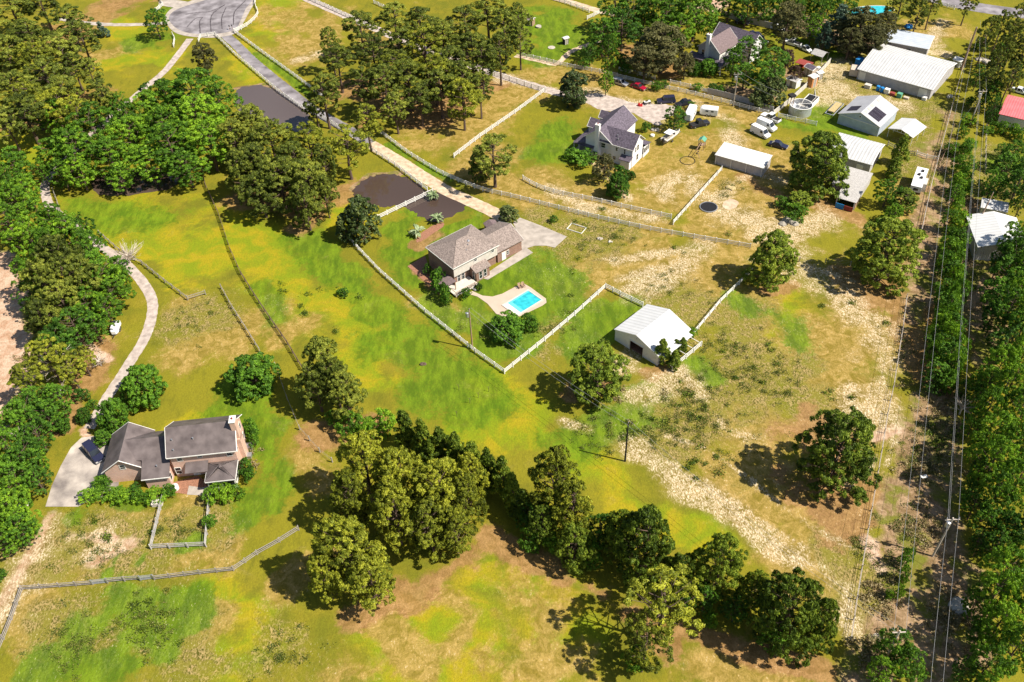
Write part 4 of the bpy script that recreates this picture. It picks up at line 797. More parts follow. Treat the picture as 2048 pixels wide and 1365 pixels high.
# porch roof and columned sunroom
c0 = loc_of(e, (409.5, 965), 2.9); c1 = loc_of(e, (470.2, 958.4), 2.9); d0 = loc_of(e, (371, 937), 3.1)
MB().slab([(d0[0], -1.6, 3.0), (c0[0]+.2, -1.6, 3.0), (c0[0]+.2, .38, 3.6), (d0[0], .38, 3.6)], .12).build('porch_roof', 'brown_shingle', e)
hip(e, c0[0], c1[0], c0[1], .36, 2.9, 4.3, 'y', 'brown_shingle', rname='sunroom_roof')
sr = MB(); 
for x in (c0[0]+.3, (c0[0]+c1[0])/2, c1[0]-.3): sr.box(x-.12, x+.12, c0[1]+.3, c0[1]+.54, 0, 2.76)
for y in (c0[1]+2.2, -.4): sr.box(c0[0]+.3, c0[0]+.54, y-.12, y+.12, 0, 2.76); sr.box(c1[0]-.54, c1[0]-.3, y-.12, y+.12, 0, 2.76)
sr.box(c0[0]+.28, c1[0]-.28, c0[1]+.26, c0[1]+.5, 2.3, 2.76).box(c0[0]+.26, c0[0]+.5, c0[1]+.52, .3, 2.3, 2.76).box(c1[0]-.5, c1[0]-.26, c0[1]+.52, .3, 2.3, 2.76)
sr.box(c0[0]+.32, c1[0]-.32, c0[1]+.32, c0[1]+.44, .1, .8).box(c1[0]-.46, c1[0]-.34, c0[1]+.6, .3, .1, .8).box(c0[0]+.34, c0[0]+.46, c0[1]+.6, .3, .1, .8)
sr.build('sunroom_frame', 'white_paint', e)
MB().box(c0[0]+.36, c1[0]-.36, c0[1]+.36, c0[1]+.4, .8, 2.3).box(c1[0]-.42, c1[0]-.38, c0[1]+.6, .3, .8, 2.3).box(c0[0]+.38, c0[0]+.42, c0[1]+.6, .3, .8, 2.3).build('sunroom_glass', 'glass', e)
MB().box(c0[0], c1[0], c0[1]-.08, c0[1]-.004, 2.68, 2.86).box(c0[0]-.08, c0[0]-.004, c0[1], -1.7, 2.68, 2.86).box(c1[0]+.004, c1[0]+.08, c0[1], .3, 2.68, 2.86).build('gutter', 'white_paint', e)
for x in (-.9,): door(e, d0[0]+1.1, .4, .95, 2.05, 0)
# --- hip-roofed brick house, middle
e, LX, WY = bld('brick_house', 'brick and cream hip-roofed house with grey shingles, beside the swimming pool', 'house', (851.2,494.3), (906,538), (999.6,491), 5.4)
hip(e, 0, LX, 0, WY, 5.4, 7.6, 'y', 'grey_shingle', k=.95)
MB().box(.35, LX-.35, .35, WY-.35, 2.7, 5.3).build('upper_wall', 'off_white', e); MB().box(.34, LX-1.0, .34, WY-.34, 0, 2.7).build('wall', 'brown_brick', e)
MB().box(.3, .34, .3, WY-.3, 0, 5.26).box(.34, LX-.36, .3, .34, 0, 5.26).build('side_wall', 'brown_brick', e)
MB().box(-.05, LX+.05, -.08, -.004, 5.2, 5.38).box(LX+.004, LX+.08, 0, WY, 5.2, 5.38).box(-.08, -.004, 0, WY, 5.2, 5.38).build('gutter', 'white_paint', e)
for y in (6.0, 10.6): window(e, LX-.35, y, 4.1, .7, .7, 1)
window(e, LX-1.0, 1.9, .5, .7, 1.9, 1, 'glass_door'); window(e, LX-1.0, 3.0, .5, .7, 1.9, 1, 'glass_door')
vents(e, [(LX*.78, 5.2, 6.0), (LX*.7, 6.2, 6.5)]); MB().lathe([(.32, 6.75), (.32, 7.05), (.2, 7.2), (.01, 7.22)], 14, (LX*.62, 6.9)).build('roof_fan', 'metal', e)
# low gabled wing running back
w1 = loc_of(e, (1046.8, 479), 3.0); w0 = loc_of(e, (996, 507), 3.0); wr = loc_of(e, (1024, 440.3), 4.9)
xf = (w0[0]+w1[0])/2; half = xf-wr[0]; half = min(max(half, 3.2), 4.4)
gable(e, xf-2*half, xf, WY-.3, w1[1], 3.0, 4.9, 'y', 'brown_brick', 'grey_shingle', .35, wname='wing_wall', rname='wing_roof')
door(e, xf-.35, WY+1.7, .9, 2.05, 1); window(e, xf-.35, WY+2.8, 1.0, .5, 1.0, 1)
# bay room with its own small roof
p0 = loc_of(e, (950, 547), 2.6); p1 = loc_of(e, (979, 529), 2.6); xb = max(p0[0], LX+.9)
MB().slab([(LX-1.0, 4.5, 3.6), (xb+.3, 4.5, 2.7), (xb+.3, 8.6, 2.7), (LX-1.0, 8.6, 3.6)][::-1], .12).build('bay_roof', 'grey_shingle', e)
MB().box(LX-1.05, xb, 4.8, 8.3, 0, 2.72).build('bay_wall', 'brown_brick', e); window(e, xb, 5.9, .5, .7, 1.8, 1, 'glass_door'); window(e, xb, 7.1, .5, .7, 1.8, 1, 'glass_door'); window(e, xb-.9, 4.8, .5, .5, 1.7, 0)
# deck and its roof
MB().box(LX-1.0, LX+2.6, -1.6, 4.4, .35, .5).build('deck', 'off_white', e); MB().box(LX-.6, LX-.4, -1.5, -1.3, 0, .35).box(LX+2.4, LX+2.55, -1.5, -1.3, 0, .35).box(LX+2.4, LX+2.55, 4.1, 4.3, 0, .35).build('deck_post', 'timber', e)
rl = MB()
for k in range(7): rl.box(LX+2.5, LX+2.58, -1.55+k*.98, -1.47+k*.98, .5, 1.4)
rl.box(LX+2.5, LX+2.58, -1.55, 4.4, 1.4, 1.48).box(LX+2.5, LX+2.58, -1.5, 4.3, .9, .96).box(LX-1, LX+2.5, -1.58, -1.5, 1.4, 1.48); rl.build('deck_railing', 'timber', e)
MB().slab([(LX-2.2, -3.2, 2.5), (LX+.9, -3.2, 2.5), (LX+.9, -.1, 2.75), (LX-2.2, -.1, 2.75)], .1).build('deck_roof', 'mauve_shingle', e)
MB().box(LX+.7, LX+.85, -3.0, -2.85, 0, 2.4).box(LX+.7, LX+.85, -.4, -.25, 0, 2.6).box(LX-2.1, LX-1.95, -3.0, -2.85, 0, 2.4).build('roof_post', 'timber', e)
steps(e, LX+2.6, LX+3.4, 2.6, 2, .5, 1, m='white_paint')
# small grey lean-to shed behind
e, LX, WY = bld('lean_to_shed', 'small grey-roofed shed tucked behind the hip-roofed brick house', 'shed', (966,446), (978,462), (1000,452), 2.6)
MB().slab([(0, 0, 2.5), (LX, 0, 2.5), (LX, WY*.5, 3.1), (0, WY*.5, 3.1)], .1).slab([(0, WY*.5, 3.1), (LX, WY*.5, 3.1), (LX, WY, 2.5), (0, WY, 2.5)], .1).build('roof', 'mauve_shingle', e)
MB().prism([(.2, 0), (WY-.2, 0), (WY-.2, 2.5), (WY/2, 2.98), (.2, 2.5)], 'x', .2, LX-.2).build('wall', 'brown_brick', e)
# --- white farmhouse
e, LX, WY = bld('farmhouse', 'white-sided farmhouse with dark purple-grey cross gables and a white chimney', 'house', (1167.9,272.8), (1225.2,289.6), (1294.9,246), 5.2)
gable(e, 0, LX, 0, WY, 5.2, 8.3, 'y', 'vinyl_siding', 'dark_shingle', .35)
chimney(e, LX*.47, .05, 1.1, .8, 2.2, 9.4, 'vinyl_siding', widen=1.9)
window(e, LX*.66, .35, 3.4, 1.1, 1.2, 0)
n0 = loc_of(e, (1225.2, 289.6), 5.2); n1 = loc_of(e, (1264.4, 304.5), 5.2); n2 = loc_of(e, (1296.8, 279.6), 5.2)
xe = n1[0]; yw = n2[1]
gable(e, LX*.45, xe, 0, yw, 5.2, 7.9, 'x', 'vinyl_siding', 'dark_shingle', .35, wname='wing_wall', rname='wing_roof')
window(e, LX+1.0, .35, 3.6, .5, .9, 0); window(e, LX+3.2, .35, 3.3, .35, 1.3, 0); window(e, LX+.5, .35, 1.0, .7, .9, 0)
window(e, xe-.35, yw*.5, 3.6, .9, 1.5, 1); window(e, xe-.35, yw*.5, .9, .9, 1.6, 1); window(e, xe-.35, yw*.3, 3.6, .5, 1.5, 1)
MB().slab([(LX+2.4, -1.2, 2.5), (xe-.2, -1.2, 2.5), (xe-.2, .33, 3.2), (LX+2.4, .33, 3.2)], .12).build('bay_roof', 'dark_shingle', e); MB().box(LX+2.7, xe-.5, -.9, .33, 0, 2.5).build('bay_wall', 'vinyl_siding', e)
# wrap porches left and right
MB().slab([(-2.9, -.2, 2.7), (LX*.36, -.2, 2.7), (LX*.36, .33, 3.1), (-2.9, .33, 3.1)], .12).build('porch_roof', 'dark_shingle', e)
MB().slab([(-3.0, -.2, 2.6), (.34, -.2, 3.6), (.34, WY*.62, 3.6), (-3.0, WY*.62, 2.6)], .12).build('porch_roof', 'dark_shingle', e)
pp = MB()
for y in (0, 2.6, 5.2, 7.6): pp.box(-2.85, -2.7, y, y+.15, 0, 2.5)
pp.box(-1.4, -1.25, -.1, .05, 0, 2.6).box(.4, .55, -.1, .05, 0, 2.6); pp.build('porch_post', 'white_paint', e); MB().box(-2.9, .34, -.1, WY*.62, 0, .3).build('porch_floor', 'grey_timber', e)
# side gables over the porch and the sunroom on the right
gable(e, -2.2, 2.5, WY*.42, WY*.42+3.6, 4.6, 6.2, 'x', 'vinyl_siding', 'dark_shingle', .3, wname='dormer_wall', rname='dormer_roof')
gable(e, -1.6, 2.5, WY*.78, WY*.78+2.8, 4.8, 6.3, 'x', 'vinyl_siding', 'dark_shingle', .3, wname='dormer_wall', rname='dormer_roof')
MB().slab([(LX+1.4, yw-.2, 3.7), (xe+.3, yw-.2, 3.7), (xe+.3, yw+3.2, 2.7), (LX+1.4, yw+3.2, 2.7)], .12).build('sunroom_roof', 'dark_shingle', e)
MB().box(LX+1.6, xe, yw-.4, yw+2.9, 0, .9).box(xe-.2, xe, yw-.3, yw-.1, .9, 2.7).box(xe-.2, xe, yw+.9, yw+1.1, .9, 2.7).box(xe-.2, xe, yw+1.9, yw+2.1, .9, 2.7).box(xe-.2, xe, yw+2.7, yw+2.9, .9, 2.7).box(xe-.2, xe, yw-.3, yw+2.9, 2.4, 2.75).build('sunroom_wall', 'white_paint', e)
MB().box(LX+1.6, xe-.12, yw-.4, yw+2.8, .9, 2.5).build('sunroom_glass', 'glass', e)
vents(e, [(LX+.4, yw*.28, 6.7), (LX+.9, yw*.18, 6.2)])
# --- white gabled house at the top
e, LX, WY = bld('farmhouse', 'white two-storey house with mauve gabled roof and white chimney among trees, top right', 'house', (1394.4,92.5), (1440.5,108.6), (1480,84.4), 5.2)
gable(e, 0, LX, 0, WY, 5.2, 8.4, 'y', 'grey_siding', 'mauve_shingle', .35)
chimney(e, LX*.45, .05, 1.1, .9, 1.2, 9.6, 'vinyl_siding'); window(e, LX*.25, .35, 3.2, .8, 1.4, 0); window(e, LX-.35, 2.5, 3.0, .8, 1.3, 1); window(e, LX-.35, 6, 3.0, .8, 1.3, 1)
MB().box(LX-.34, LX-.3, .4, WY-.4, 0, 5.1).build('white_wall', 'white_paint', e)
gable(e, -1, LX+4.5, WY-1.2, WY+5.6, 5.0, 7.9, 'x', 'vinyl_siding', 'dark_shingle', .35, wname='cross_wall', rname='cross_roof'); window(e, LX+4.15, WY+2.2, 3.4, .8, 1.3, 1)
MB().slab([(-1.8, -1.9, 2.6), (LX+1.9, -1.9, 2.6), (LX+1.9, .33, 3.2), (-1.8, .33, 3.2)], .12).slab([(LX-.3, .4, 3.2), (LX+1.9, .4, 2.6), (LX+1.9, 8, 2.6), (LX-.3, 8, 3.2)], .12).build('porch_roof', 'dark_shingle', e)
pp = MB()
for x in (-1.6, .8, 3.2, LX-.3, LX+1.7): pp.box(x-.08, x+.08, -1.75, -1.6, 0, 2.5)
for y in (1.5, 4.5, 7.8): pp.box(LX+1.6, LX+1.75, y, y+.15, 0, 2.5)
pp.box(-1.6, LX+1.7, -1.72, -1.66, .9, .98); pp.build('porch_railing', 'white_paint', e)
# --- metal farm buildings
def shed(name, label, A, B, C, ez, rz, ax, wallm, roofm, over=.25, cat='barn', trim='white_paint', **k):
    e, LX, WY = bld(name, label, cat, A, B, C, ez); gable(e, 0, LX, 0, WY, ez, rz, ax, wallm, roofm, over, trim=trim, **k); return e, LX, WY
e, LX, WY = shed('metal_barn', 'largest white metal barn with a long low roof, top right', (1715,138), (1865.5,180), (1909,125), 3.1, 5.1, 'x', 'metal_wall', 'worn_metal_roof', .3)
for x, w in ((1.6, 1.8), (18.3, 2.2)): MB().box(-w/2, w/2, -.06, -.01, .1, 2.5).build('door', 'white_paint', e, loc=(x, .3, 0))
MB().box(3.0, 16.5, .2, .29, .05, 2.7).build('shaded_bay', 'metal_wall', e)
e, LX, WY = shed('metal_shed', 'pale blue-roofed metal shed standing behind the largest barn', (1768,82), (1857,98.5), (1874,73), 3.4, 4.0, 'x', 'metal_wall', 'blue_metal_roof', .2)
window(e, LX*.58, .2, 1.6, 1.2, .8, 0, bars=False)
e, LX, WY = shed('workshop', 'metal workshop with blue-grey gable wall and solar panels on its white roof', (1676.2,227.1), (1761,254.8), (1801,220.5), 2.9, 5.1, 'y', 'blue_wall', 'ribbed_roof', .25)
MB().box(.5, LX-.5, .12, .24, 2.55, 2.75).build('door_track', 'white_paint', e); MB().box(4.6, LX-.7, .15, .235, .05, 2.5).build('sliding_door', 'blue_wall', e); window(e, LX*.5, .25, 3.6, .4, .4, 0, bars=False)
def panel_on(e, LX, WY, xa, xb_, ya, yb_, ez, rz, name='solar_panel'):
    h = LX/2; zf = lambda x: (ez+(rz-ez)*(x/h if x < h else (LX-x)/h))+.08
    o = MB().slab([(xa, ya, zf(xa)), (xb_, ya, zf(xb_)), (xb_, yb_, zf(xb_)), (xa, yb_, zf(xa))], .05).build(name, 'solar', e)
    q = MB()
    for k in range(1, 3): y = ya+(yb_-ya)*k/3; q.tube((xa, y, zf(xa)+.012), (xb_, y, zf(xb_)+.012), .015, n=4)
    q.build('cell_line', 'metal', o)
for i, (ya, yb_) in enumerate(((1.3, 3.5), (3.6, 5.8))): panel_on(e, LX, WY, LX*.62, LX*.9, ya, yb_, 2.9, 5.1)
panel_on(e, LX, WY, LX*.13, LX*.36, 1.4, 4.2, 2.9, 5.1)
for ya in (1.2, 3.0, 4.8, 8.4): MB().slab([(LX*.525, ya, 2.9+2.2*.95+.05), (LX*.59, ya, 2.9+2.2*.82+.05), (LX*.59, ya+1.1, 2.9+2.2*.82+.05), (LX*.525, ya+1.1, 2.9+2.2*.95+.05)], .03).build('skylight', 'beige_panel', e)
e, LX, WY = bld('carport', 'open white metal carport beside the solar-panel workshop', 'carport', (1776.2,256.7), (1826.7,275.7), (1849.5,252.9), 2.5)
gable(e, 0, LX, 0, WY, 2.5, 3.5, 'y', 'white_paint', 'white_metal_roof_y', .15, walls=False)
pp = MB()
for x in (.2, LX-.3):
    for y in (.2, WY/2, WY-.3): pp.box(x, x+.1, y, y+.1, 0, 2.4)
for x in (LX*.2, LX*.35, LX*.5, LX*.65, LX*.8): pp.box(x-.04, x+.04, .2, .26, 2.45, 2.4+1.0*(1-abs(x-LX/2)/(LX/2))-.1)
pp.box(.2, LX-.2, .2, .28, 2.32, 2.42); pp.build('post', 'white_paint', e)
e, LX, WY = shed('metal_barn', 'white-ridged metal barn half hidden behind the big pine, next to the camper', (1651.8,305), (1743.8,330), (1774,290), 3.2, 4.4, 'x', 'metal_wall', 'worn_metal_roof', .25)
window(e, LX-2.6, .25, 1.2, 1.4, 1.0, 0, glass='white_paint', bars=False); MB().box(-1.6, 1.6, -.05, -.01, .1, 2.6).build('door', 'dark', e, loc=(LX-.25, WY*.5, 0), rot=(0, 0, pi/2))
def mono(name, label, A, B, C, z0, z1, wallm, roofm, back=True, cat='shed', closed=False):
    e, LX, WY = bld(name, label, cat, A, B, C, z0); MB().slab([(0, 0, z0), (LX, 0, z0), (LX, WY, z1), (0, WY, z1)], .1).build('roof', roofm, e)
    zt = lambda y: z0+(z1-z0)*y/WY-.1
    w = MB().box(.15, LX-.15, WY-.3, WY-.2, 0, zt(WY-.3)-.01); 
    for x in (.15, LX-.25): w.prism([(.2, 0), (WY-.32, 0), (WY-.32, zt(WY-.32)), (.2, zt(.2))], 'x', x, x+.1)
    if closed: w.box(.27, LX-.27, .2, .3, 0, zt(.2)-.01)
    w.build('wall', wallm, e); pp = MB(); n = max(2, int(LX/3.2)+1)
    for i in range(n): x = .3+(LX-.75)*i/(n-1); pp.box(x, x+.14, .02, .16, 0, zt(.1)-.01)
    pp.build('post', 'white_paint', e); MB().box(0, LX, -.07, -.003, z0-.14, z0-.02).build('roof_trim', 'white_paint', e); return e, LX, WY
mono('lean_to_shed', 'grey-roofed lean-to below the white-ridged barn', (1664,367), (1723.8,384.3), (1749.5,351), 2.5, 2.9, 'metal_wall', 'mauve_flat' if 'mauve_flat' in MT else 'weathered', closed=True)
e, LX, WY = mono('stable', 'low open-fronted stable with a blue and a brown stall, beside the big pine', (1672,394), (1713,406), (1724,386), 2.2, 2.6, 'timber', 'weathered')
MB().box(.5, LX*.5, -.9, -.8, 0, 1.3).build('stall_panel', 'blue_tarp', e); MB().box(LX*.5+.1, LX-.3, -.9, -.8, 0, 1.2).build('stall_panel', 'pipe_red', e)
e, LX, WY = mono('open_shed', 'long white-roofed open shed behind the trampoline', (1429.8,309.4), (1527.5,337), (1545.4,314.6), 2.6, 3.1, 'metal_wall', 'white_metal_roof', closed=True)
e, LX, WY = shed('outbuilding', 'pale building with a faded red metal roof at the right edge', (1997.6,228), (2062,243), (2085,205), 3.0, 4.6, 'x', 'pale_wall', 'red_roof', .3, trim=None)
e, LX, WY = shed('metal_barn', 'white-roofed neighbour barn with dark end wall behind the right-hand trees', (1955.4,494), (2062,500), (2066,438), 3.6, 5.0, 'y', 'metal_wall', 'white_metal_roof_y', .2)
e, LX, WY = mono('metal_shed', 'small rusty ribbed-roof shed behind the white-roofed neighbour barn', (1961.6,414.8), (2015.8,424.8), (2022,410), 2.4, 2.9, 'metal_wall', 'worn_metal_roof', closed=True)
# white barn at the pasture corner, with a real door opening
e, LX, WY = bld('white_barn', 'bright white metal barn with an open dark doorway at the paddock corner', 'barn', (1228.6,658.5), (1317,712), (1387,662), 2.9)
ez, rz = 2.9, 4.8; gable(e, 0, LX, 0, WY, ez, rz, 'y', 'white_paint', 'white_metal_roof_y', .25, walls=False)
h = LX/2; zt = lambda x: ez+(rz-ez)*(x/h if x < h else (LX-x)/h)-.16; o_ = .15; wl = MB()
for x in (o_, LX-o_-.12): wl.box(x, x+.12, o_+.13, WY-o_-.13, 0, zt(o_+.12)-.02)
wl.poly([(o_, WY-o_, 0), (LX-o_, WY-o_, 0), (LX-o_, WY-o_, zt(LX-o_)), (h, WY-o_, zt(h)), (o_, WY-o_, zt(o_))])
d0, d1, dh = LX*.36, LX*.66, 2.45
def vwall(mb, x0, x1, zb, y0, y1): mb.prism([(x0, zb), (x1, zb), (x1, zt(x1))]+([(h, zt(h))] if x0 < h < x1 else [])+[(x0, zt(x0))], 'y', y0, y1)
vwall(wl, o_, d0, 0, o_, o_+.12); vwall(wl, d1, LX-o_, 0, o_, o_+.12); vwall(wl, d0+.001, d1-.001, dh, o_, o_+.12)
wl.build('wall', 'vinyl_siding', e); MB().box(.4, LX-.4, .4, WY-.4, .02, .08).build('floor', 'mulch_bed', e)
MB().box(d0-.1, d0, .02, .14, 0, dh).box(d1, d1+.1, .02, .14, 0, dh).box(d0-.1, d1+.1, .02, .14, dh, dh+.12).build('door_frame', 'white_paint', e)
mb = MB()
for k in range(5): mb.box(LX+.02, LX+2.6, 1+k*2.2, 1.1+k*2.2, 1.0, 1.08).box(LX+2.5, LX+2.6, 1+k*2.2, 1.1+k*2.2, 0, 1.3)
mb.build('side_pen', 'white_paint', e); MB().box(LX-o_+.03, LX+1.0, .6, WY-.6, 2.35, 2.42).build('side_awning', 'white_metal_roof', e)
MB().lathe([(.12, 0), (.12, .05), (.01, .06)], 10, (0, 0)).build('barn_lamp', 'metal', e, loc=(h, o_-.02, 3.7), rot=(pi/2, 0, 0))
# little sheds and yard structures near the metal tank
def hut(name, label, px, w, d, h_, rot_px, wallm, roofm, rh=.5, cat='shed', posts=False):
    P = G(*px); Q = G(*rot_px); a = math.atan2(Q[1]-P[1], Q[0]-P[0]); e = empty(name, P, a, label, cat)
    gable(e, -w/2, w/2, -d/2, d/2, h_, h_+rh, 'x', wallm, roofm, .15, t=.08, trim='white_paint' if not posts else None, walls=not posts)
    if posts:
        mb = MB()
        for x in (-w/2+.15, w/2-.25):
            for y in (-d/2+.15, d/2-.25): mb.box(x, x+.12, y, y+.12, 0, h_)
        mb.build('post', wallm, e)
    else: door(e, 0, -d/2+.15, .8, h_*.85, 0, 'grey_timber')
    return e
hut('garden_shed', 'small tan shed with dark purple roof by the red pergola', (1620,150), 3.2, 2.6, 2.3, (1640,160), 'beige_panel', 'dark_shingle')
hut('garden_shed', 'white shed with grey roof under the dark trees', (1586,172), 3.4, 2.6, 2.1, (1606,180), 'white_paint', 'weathered', .3)
hut('well_house', 'orange timber tower hut with flat white roof beside the metal tank', (1623,172), 2.4, 2.0, 3.0, (1640,165), 'orange_timber', 'white_paint', .15)
hut('feed_hut', 'small dark-walled hut with white roof at the white fence corner', (1637,158), 1.9, 1.5, 2.0, (1655,152), 'dark', 'white_paint', .2)
hut('gazebo', 'round-looking grey fabric gazebo beside the long timber walkway', (1637,122), 3.8, 3.8, 2.3, (1655,128), 'grey_timber', 'weathered', .9, 'gazebo', posts=True)
e = hut('pergola', 'dark red pergola in the shade behind the small tan shed', (1606,140), 4.2, 3.0, 2.2, (1625,146), 'pipe_red', 'pipe_red', .1, 'pergola', posts=True)
hut('garden_shed', 'tiny white shed beyond the barn end by the wire fence', (1914,132), 2.4, 2.4, 2.0, (1925,136), 'white_paint', 'white_paint', .4)
hut('notice_shelter', 'little white-roofed board shelter on the green lawn by the dirt path', (1131,88), 1.8, 1.4, 2.0, (1140,85), 'dark', 'white_paint', .2, 'shelter')
hut('playhouse', 'small brown playhouse under the trees right of the long driveway fence', (1062,50), 2.2, 2.2, 2.0, (1072,52), 'timber', 'mauve_shingle')
# round metal tank and bin
P = G(1599, 226); e = empty('metal_tank', P, 0, 'round galvanised open-top tank standing by the board fence', 'tank')
MB().lathe([(2.9, 0), (2.9, 2.5), (2.82, 2.5), (2.82, .9), (.01, .9)], 36).build('shell', 'galvanised', e)
MB().lathe([(2.98, 2.42), (2.98, 2.56), (2.78, 2.56), (2.78, 2.42)], 36).build('rim', 'white_paint', e); mb = MB()
for k in range(3): mb.tube((-2.8*cos(k*1.05), -2.8*sin(k*1.05), 2.6), (2.8*cos(k*1.05), 2.8*sin(k*1.05), 2.6), .05, n=4)
mb.build('brace', 'white_paint', e)
P = G(1618, 205); Q = G(1590, 232); a = math.atan2(P[1]-Q[1], P[0]-Q[0]); e = empty('storage_bin', G(1615, 212), a, 'long white-framed bin with a dark cover leading to the round tank', 'bin')
MB().box(-3.6, 3.6, -1.5, -1.35, 0, 1.5).box(-3.6, 3.6, 1.35, 1.5, 0, 1.5).box(3.45, 3.6, -1.35, 1.35, 0, 1.5).box(-3.6, -3.45, -1.35, 1.35, 0, 1.5).build('side', 'white_paint', e)
MB().box(-1.4, 3.4, -1.3, 1.3, 1.2, 1.35).build('cover', 'black_mesh', e); MB().box(-3.4, -1.5, -1.3, 1.3, 1.0, 1.1).build('platform', 'grey_timber', e)
P = G(1578, 222); e = empty('ladder_tower', P, .4, 'thin timber hoist tower at the left of the round tank', 'tower'); mb = MB()
for x, y in ((-.5, -.5), (.5, -.5), (.5, .5), (-.5, .5)): mb.box(x-.06, x+.06, y-.06, y+.06, 0, 4.2)
mb.build('leg', 'timber', e); MB().box(-.8, .8, -.8, .8, 4.2, 4.7).build('platform', 'dark', e); mb = MB()
for k in range(7): mb.box(-.44, .44, -.55, -.5, .4+.5*k, .46+.5*k)
mb.build('rung', 'timber', e)
# swimming pool
A, B, C, D_ = [G(*p)[:2] for p in ((1008,612), (1056,583), (1081,602), (1034,629))]
u = B-A; LX = np.hypot(*u); u = u/LX; a = math.atan2(u[1], u[0]); WY = 4.0; v = np.array([-u[1], u[0]]); o = A-v*WY
e = empty('swimming_pool', (o[0], o[1], 0), a, 'bright turquoise rectangular swimming pool in a pale terrace', 'pool')
MB().box(-.35, LX+.35, -.35, -.05, .03, .2).box(-.35, LX+.35, WY+.05, WY+.35, .03, .2).box(-.35, -.05, -.05, WY+.05, .03, .2).box(LX+.05, LX+.35, -.05, WY+.05, .03, .2).build('coping', 'off_white', e)
mat('pool_water', (.025, .36, .42), .08, .15, 1.1, bump=.2, col2=(.04, .46, .52), spec=.5)  # noise between two turquoise tones paints in caustic light
m2 = bpy.data.materials.new('shallow_water'); m2.use_nodes = True; m2.node_tree.nodes['Principled BSDF'].inputs['Base Color'].default_value = (.12, .52, .55, 1); m2.node_tree.nodes['Principled BSDF'].inputs['Roughness'].default_value = .25; MT['shallow_water'] = m2
MB().box(-.05, LX+.05, -.05, WY+.05, .05, .12).build('water', 'pool_water', e); MB().box(-.04, LX*.28, -.04, WY+.04, .121, .126).build('shallow_end', 'shallow_water', e); MB().box(-.04, 1.0, -.04, WY+.04, .127, .135).build('entry_step', 'white_paint', e)
MB().box(LX*.28, LX+.04, WY-.35, WY+.04, .122, .128).build('bench_ledge', 'shallow_water', e)
def pool_far():
    e = empty('swimming_pool', G(1742, 22), .1, 'turquoise pool half hidden behind the trees at the top edge', 'pool')
    MB().lathe([(6.3, .02), (6.3, .15), (5.8, .15), (5.8, .02)], 30).build('coping', 'off_white', e, scale=(1.2, .55, 1)); MB().lathe([(5.8, .08), (.01, .081)], 30).build('water', 'pool_water', e, scale=(1.2, .55, 1))
pool_far()
# ---------------------------------------------------------------- fences
POSTM = {}
def fence(name, label, px, step=2.44, h=1.35, rails=(.35, .72, 1.12), postm='white_paint', railm='white_paint', pr=.09, rh=.085, rt=.03, cat='fence', curve=True, panel=None, wire=False):
    P = [G(*p) for p in px]
    P = catmull(P, 8) if curve and len(P) > 2 else P
    # resample exactly
    if curve or True:
        d = [0]; 
        for a, b in zip(P[:-1], P[1:]): d.append(d[-1]+np.linalg.norm(np.array(b)-np.array(a)))
        n = max(1, int(round(d[-1]/step))); s = np.linspace(0, d[-1], n+1); xs = np.interp(s, d, [p[0] for p in P]); ys = np.interp(s, d, [p[1] for p in P]); Q = [np.array([x, y, 0]) for x, y in zip(xs, ys)]
        if not curve:      # keep the true corners
            Q = []
            for a, b in zip(P[:-1], P[1:]):
                k = max(1, int(round(np.linalg.norm(b-a)/step))); Q += [a+(b-a)*i/k for i in range(k)]
            Q.append(P[-1])
    e = empty(name, Q[0], 0, label, cat); o = Q[0]; key = (postm, h, pr)
    if key not in POSTM: POSTM[key] = MB().box(-pr, pr, -pr, pr, 0, h).mesh('post', postm)
    for i, q in enumerate(Q[:100]):
        b = Q[min(i+1, len(Q)-1)]-Q[max(0, i-1)]; link('post', POSTM[key], e, loc=q-o, rot=(0, 0, math.atan2(b[1], b[0])))
    r = MB()
    rr = random.Random(len(Q))
    for a, b in zip(Q[:-1], Q[1:]):
        d = b-a; L_ = np.linalg.norm(d); d = d/L_; n = np.array([-d[1], d[0], 0]); a = a-o; b = b-o
        for z in rails:
            if wire: r.tube(a+[0, 0, z], b+[0, 0, z], rt, n=4); continue
            j0, j1 = (rr.uniform(-.02, .02), rr.uniform(-.02, .02)); off = n*(pr*.6)
            A0 = a+off; B0 = b+off; t = n*rt
            k = len(r.v)
            for p, jz in ((A0, j0), (B0, j1)):
                for s1, s2 in ((-1, -1), (1, -1), (1, 1), (-1, 1)): r.v.append(tuple(p+t*s1+[0, 0, z+jz+rh*s2]))
            r.f += [(k, k+1, k+5, k+4), (k+1, k+2, k+6, k+5), (k+2, k+3, k+7, k+6), (k+3, k, k+4, k+7), (k+3, k+2, k+1, k), (k+4, k+5, k+6, k+7)]
    r.build('wire' if wire else 'rails', railm, e)
    if panel:
        r = MB()
        for a, b in zip(Q[:-1], Q[1:]): 
            d = b-a; L_ = np.linalg.norm(d); d = d/L_; n = np.array([-d[1], d[0], 0])*.02; a = a-o+d*.08; b = b-o-d*.08
            r.loft([[a-n+[0, 0, .08], a+n+[0, 0, .08], a+n+[0, 0, h-.1], a-n+[0, 0, h-.1]], [b-n+[0, 0, .08], b+n+[0, 0, .08], b+n+[0, 0, h-.1], b-n+[0, 0, h-.1]]])
        r.build('panel', panel, e)
    return e
WF = 'board_fence'
fence(WF, 'white board fence along the pond side of the long asphalt driveway', [(398,86),(402,76),(431,72),(470,111),(512,147),(560,188),(615,226)], curve=False)
fence(WF, 'white board fence curving round the cul-de-sac edge', [(469,65),(490,56),(508,42),(517,28),(511,12),(513,-8)])
fence(WF, 'white board fence on the upper side of the long asphalt driveway', [(469,66),(512,98),(560,133),(600,162),(645,196)])
fence(WF, 'white board fence between the pines and the pond beside the drive', [(622,226),(665,250),(705,276)], curve=False)
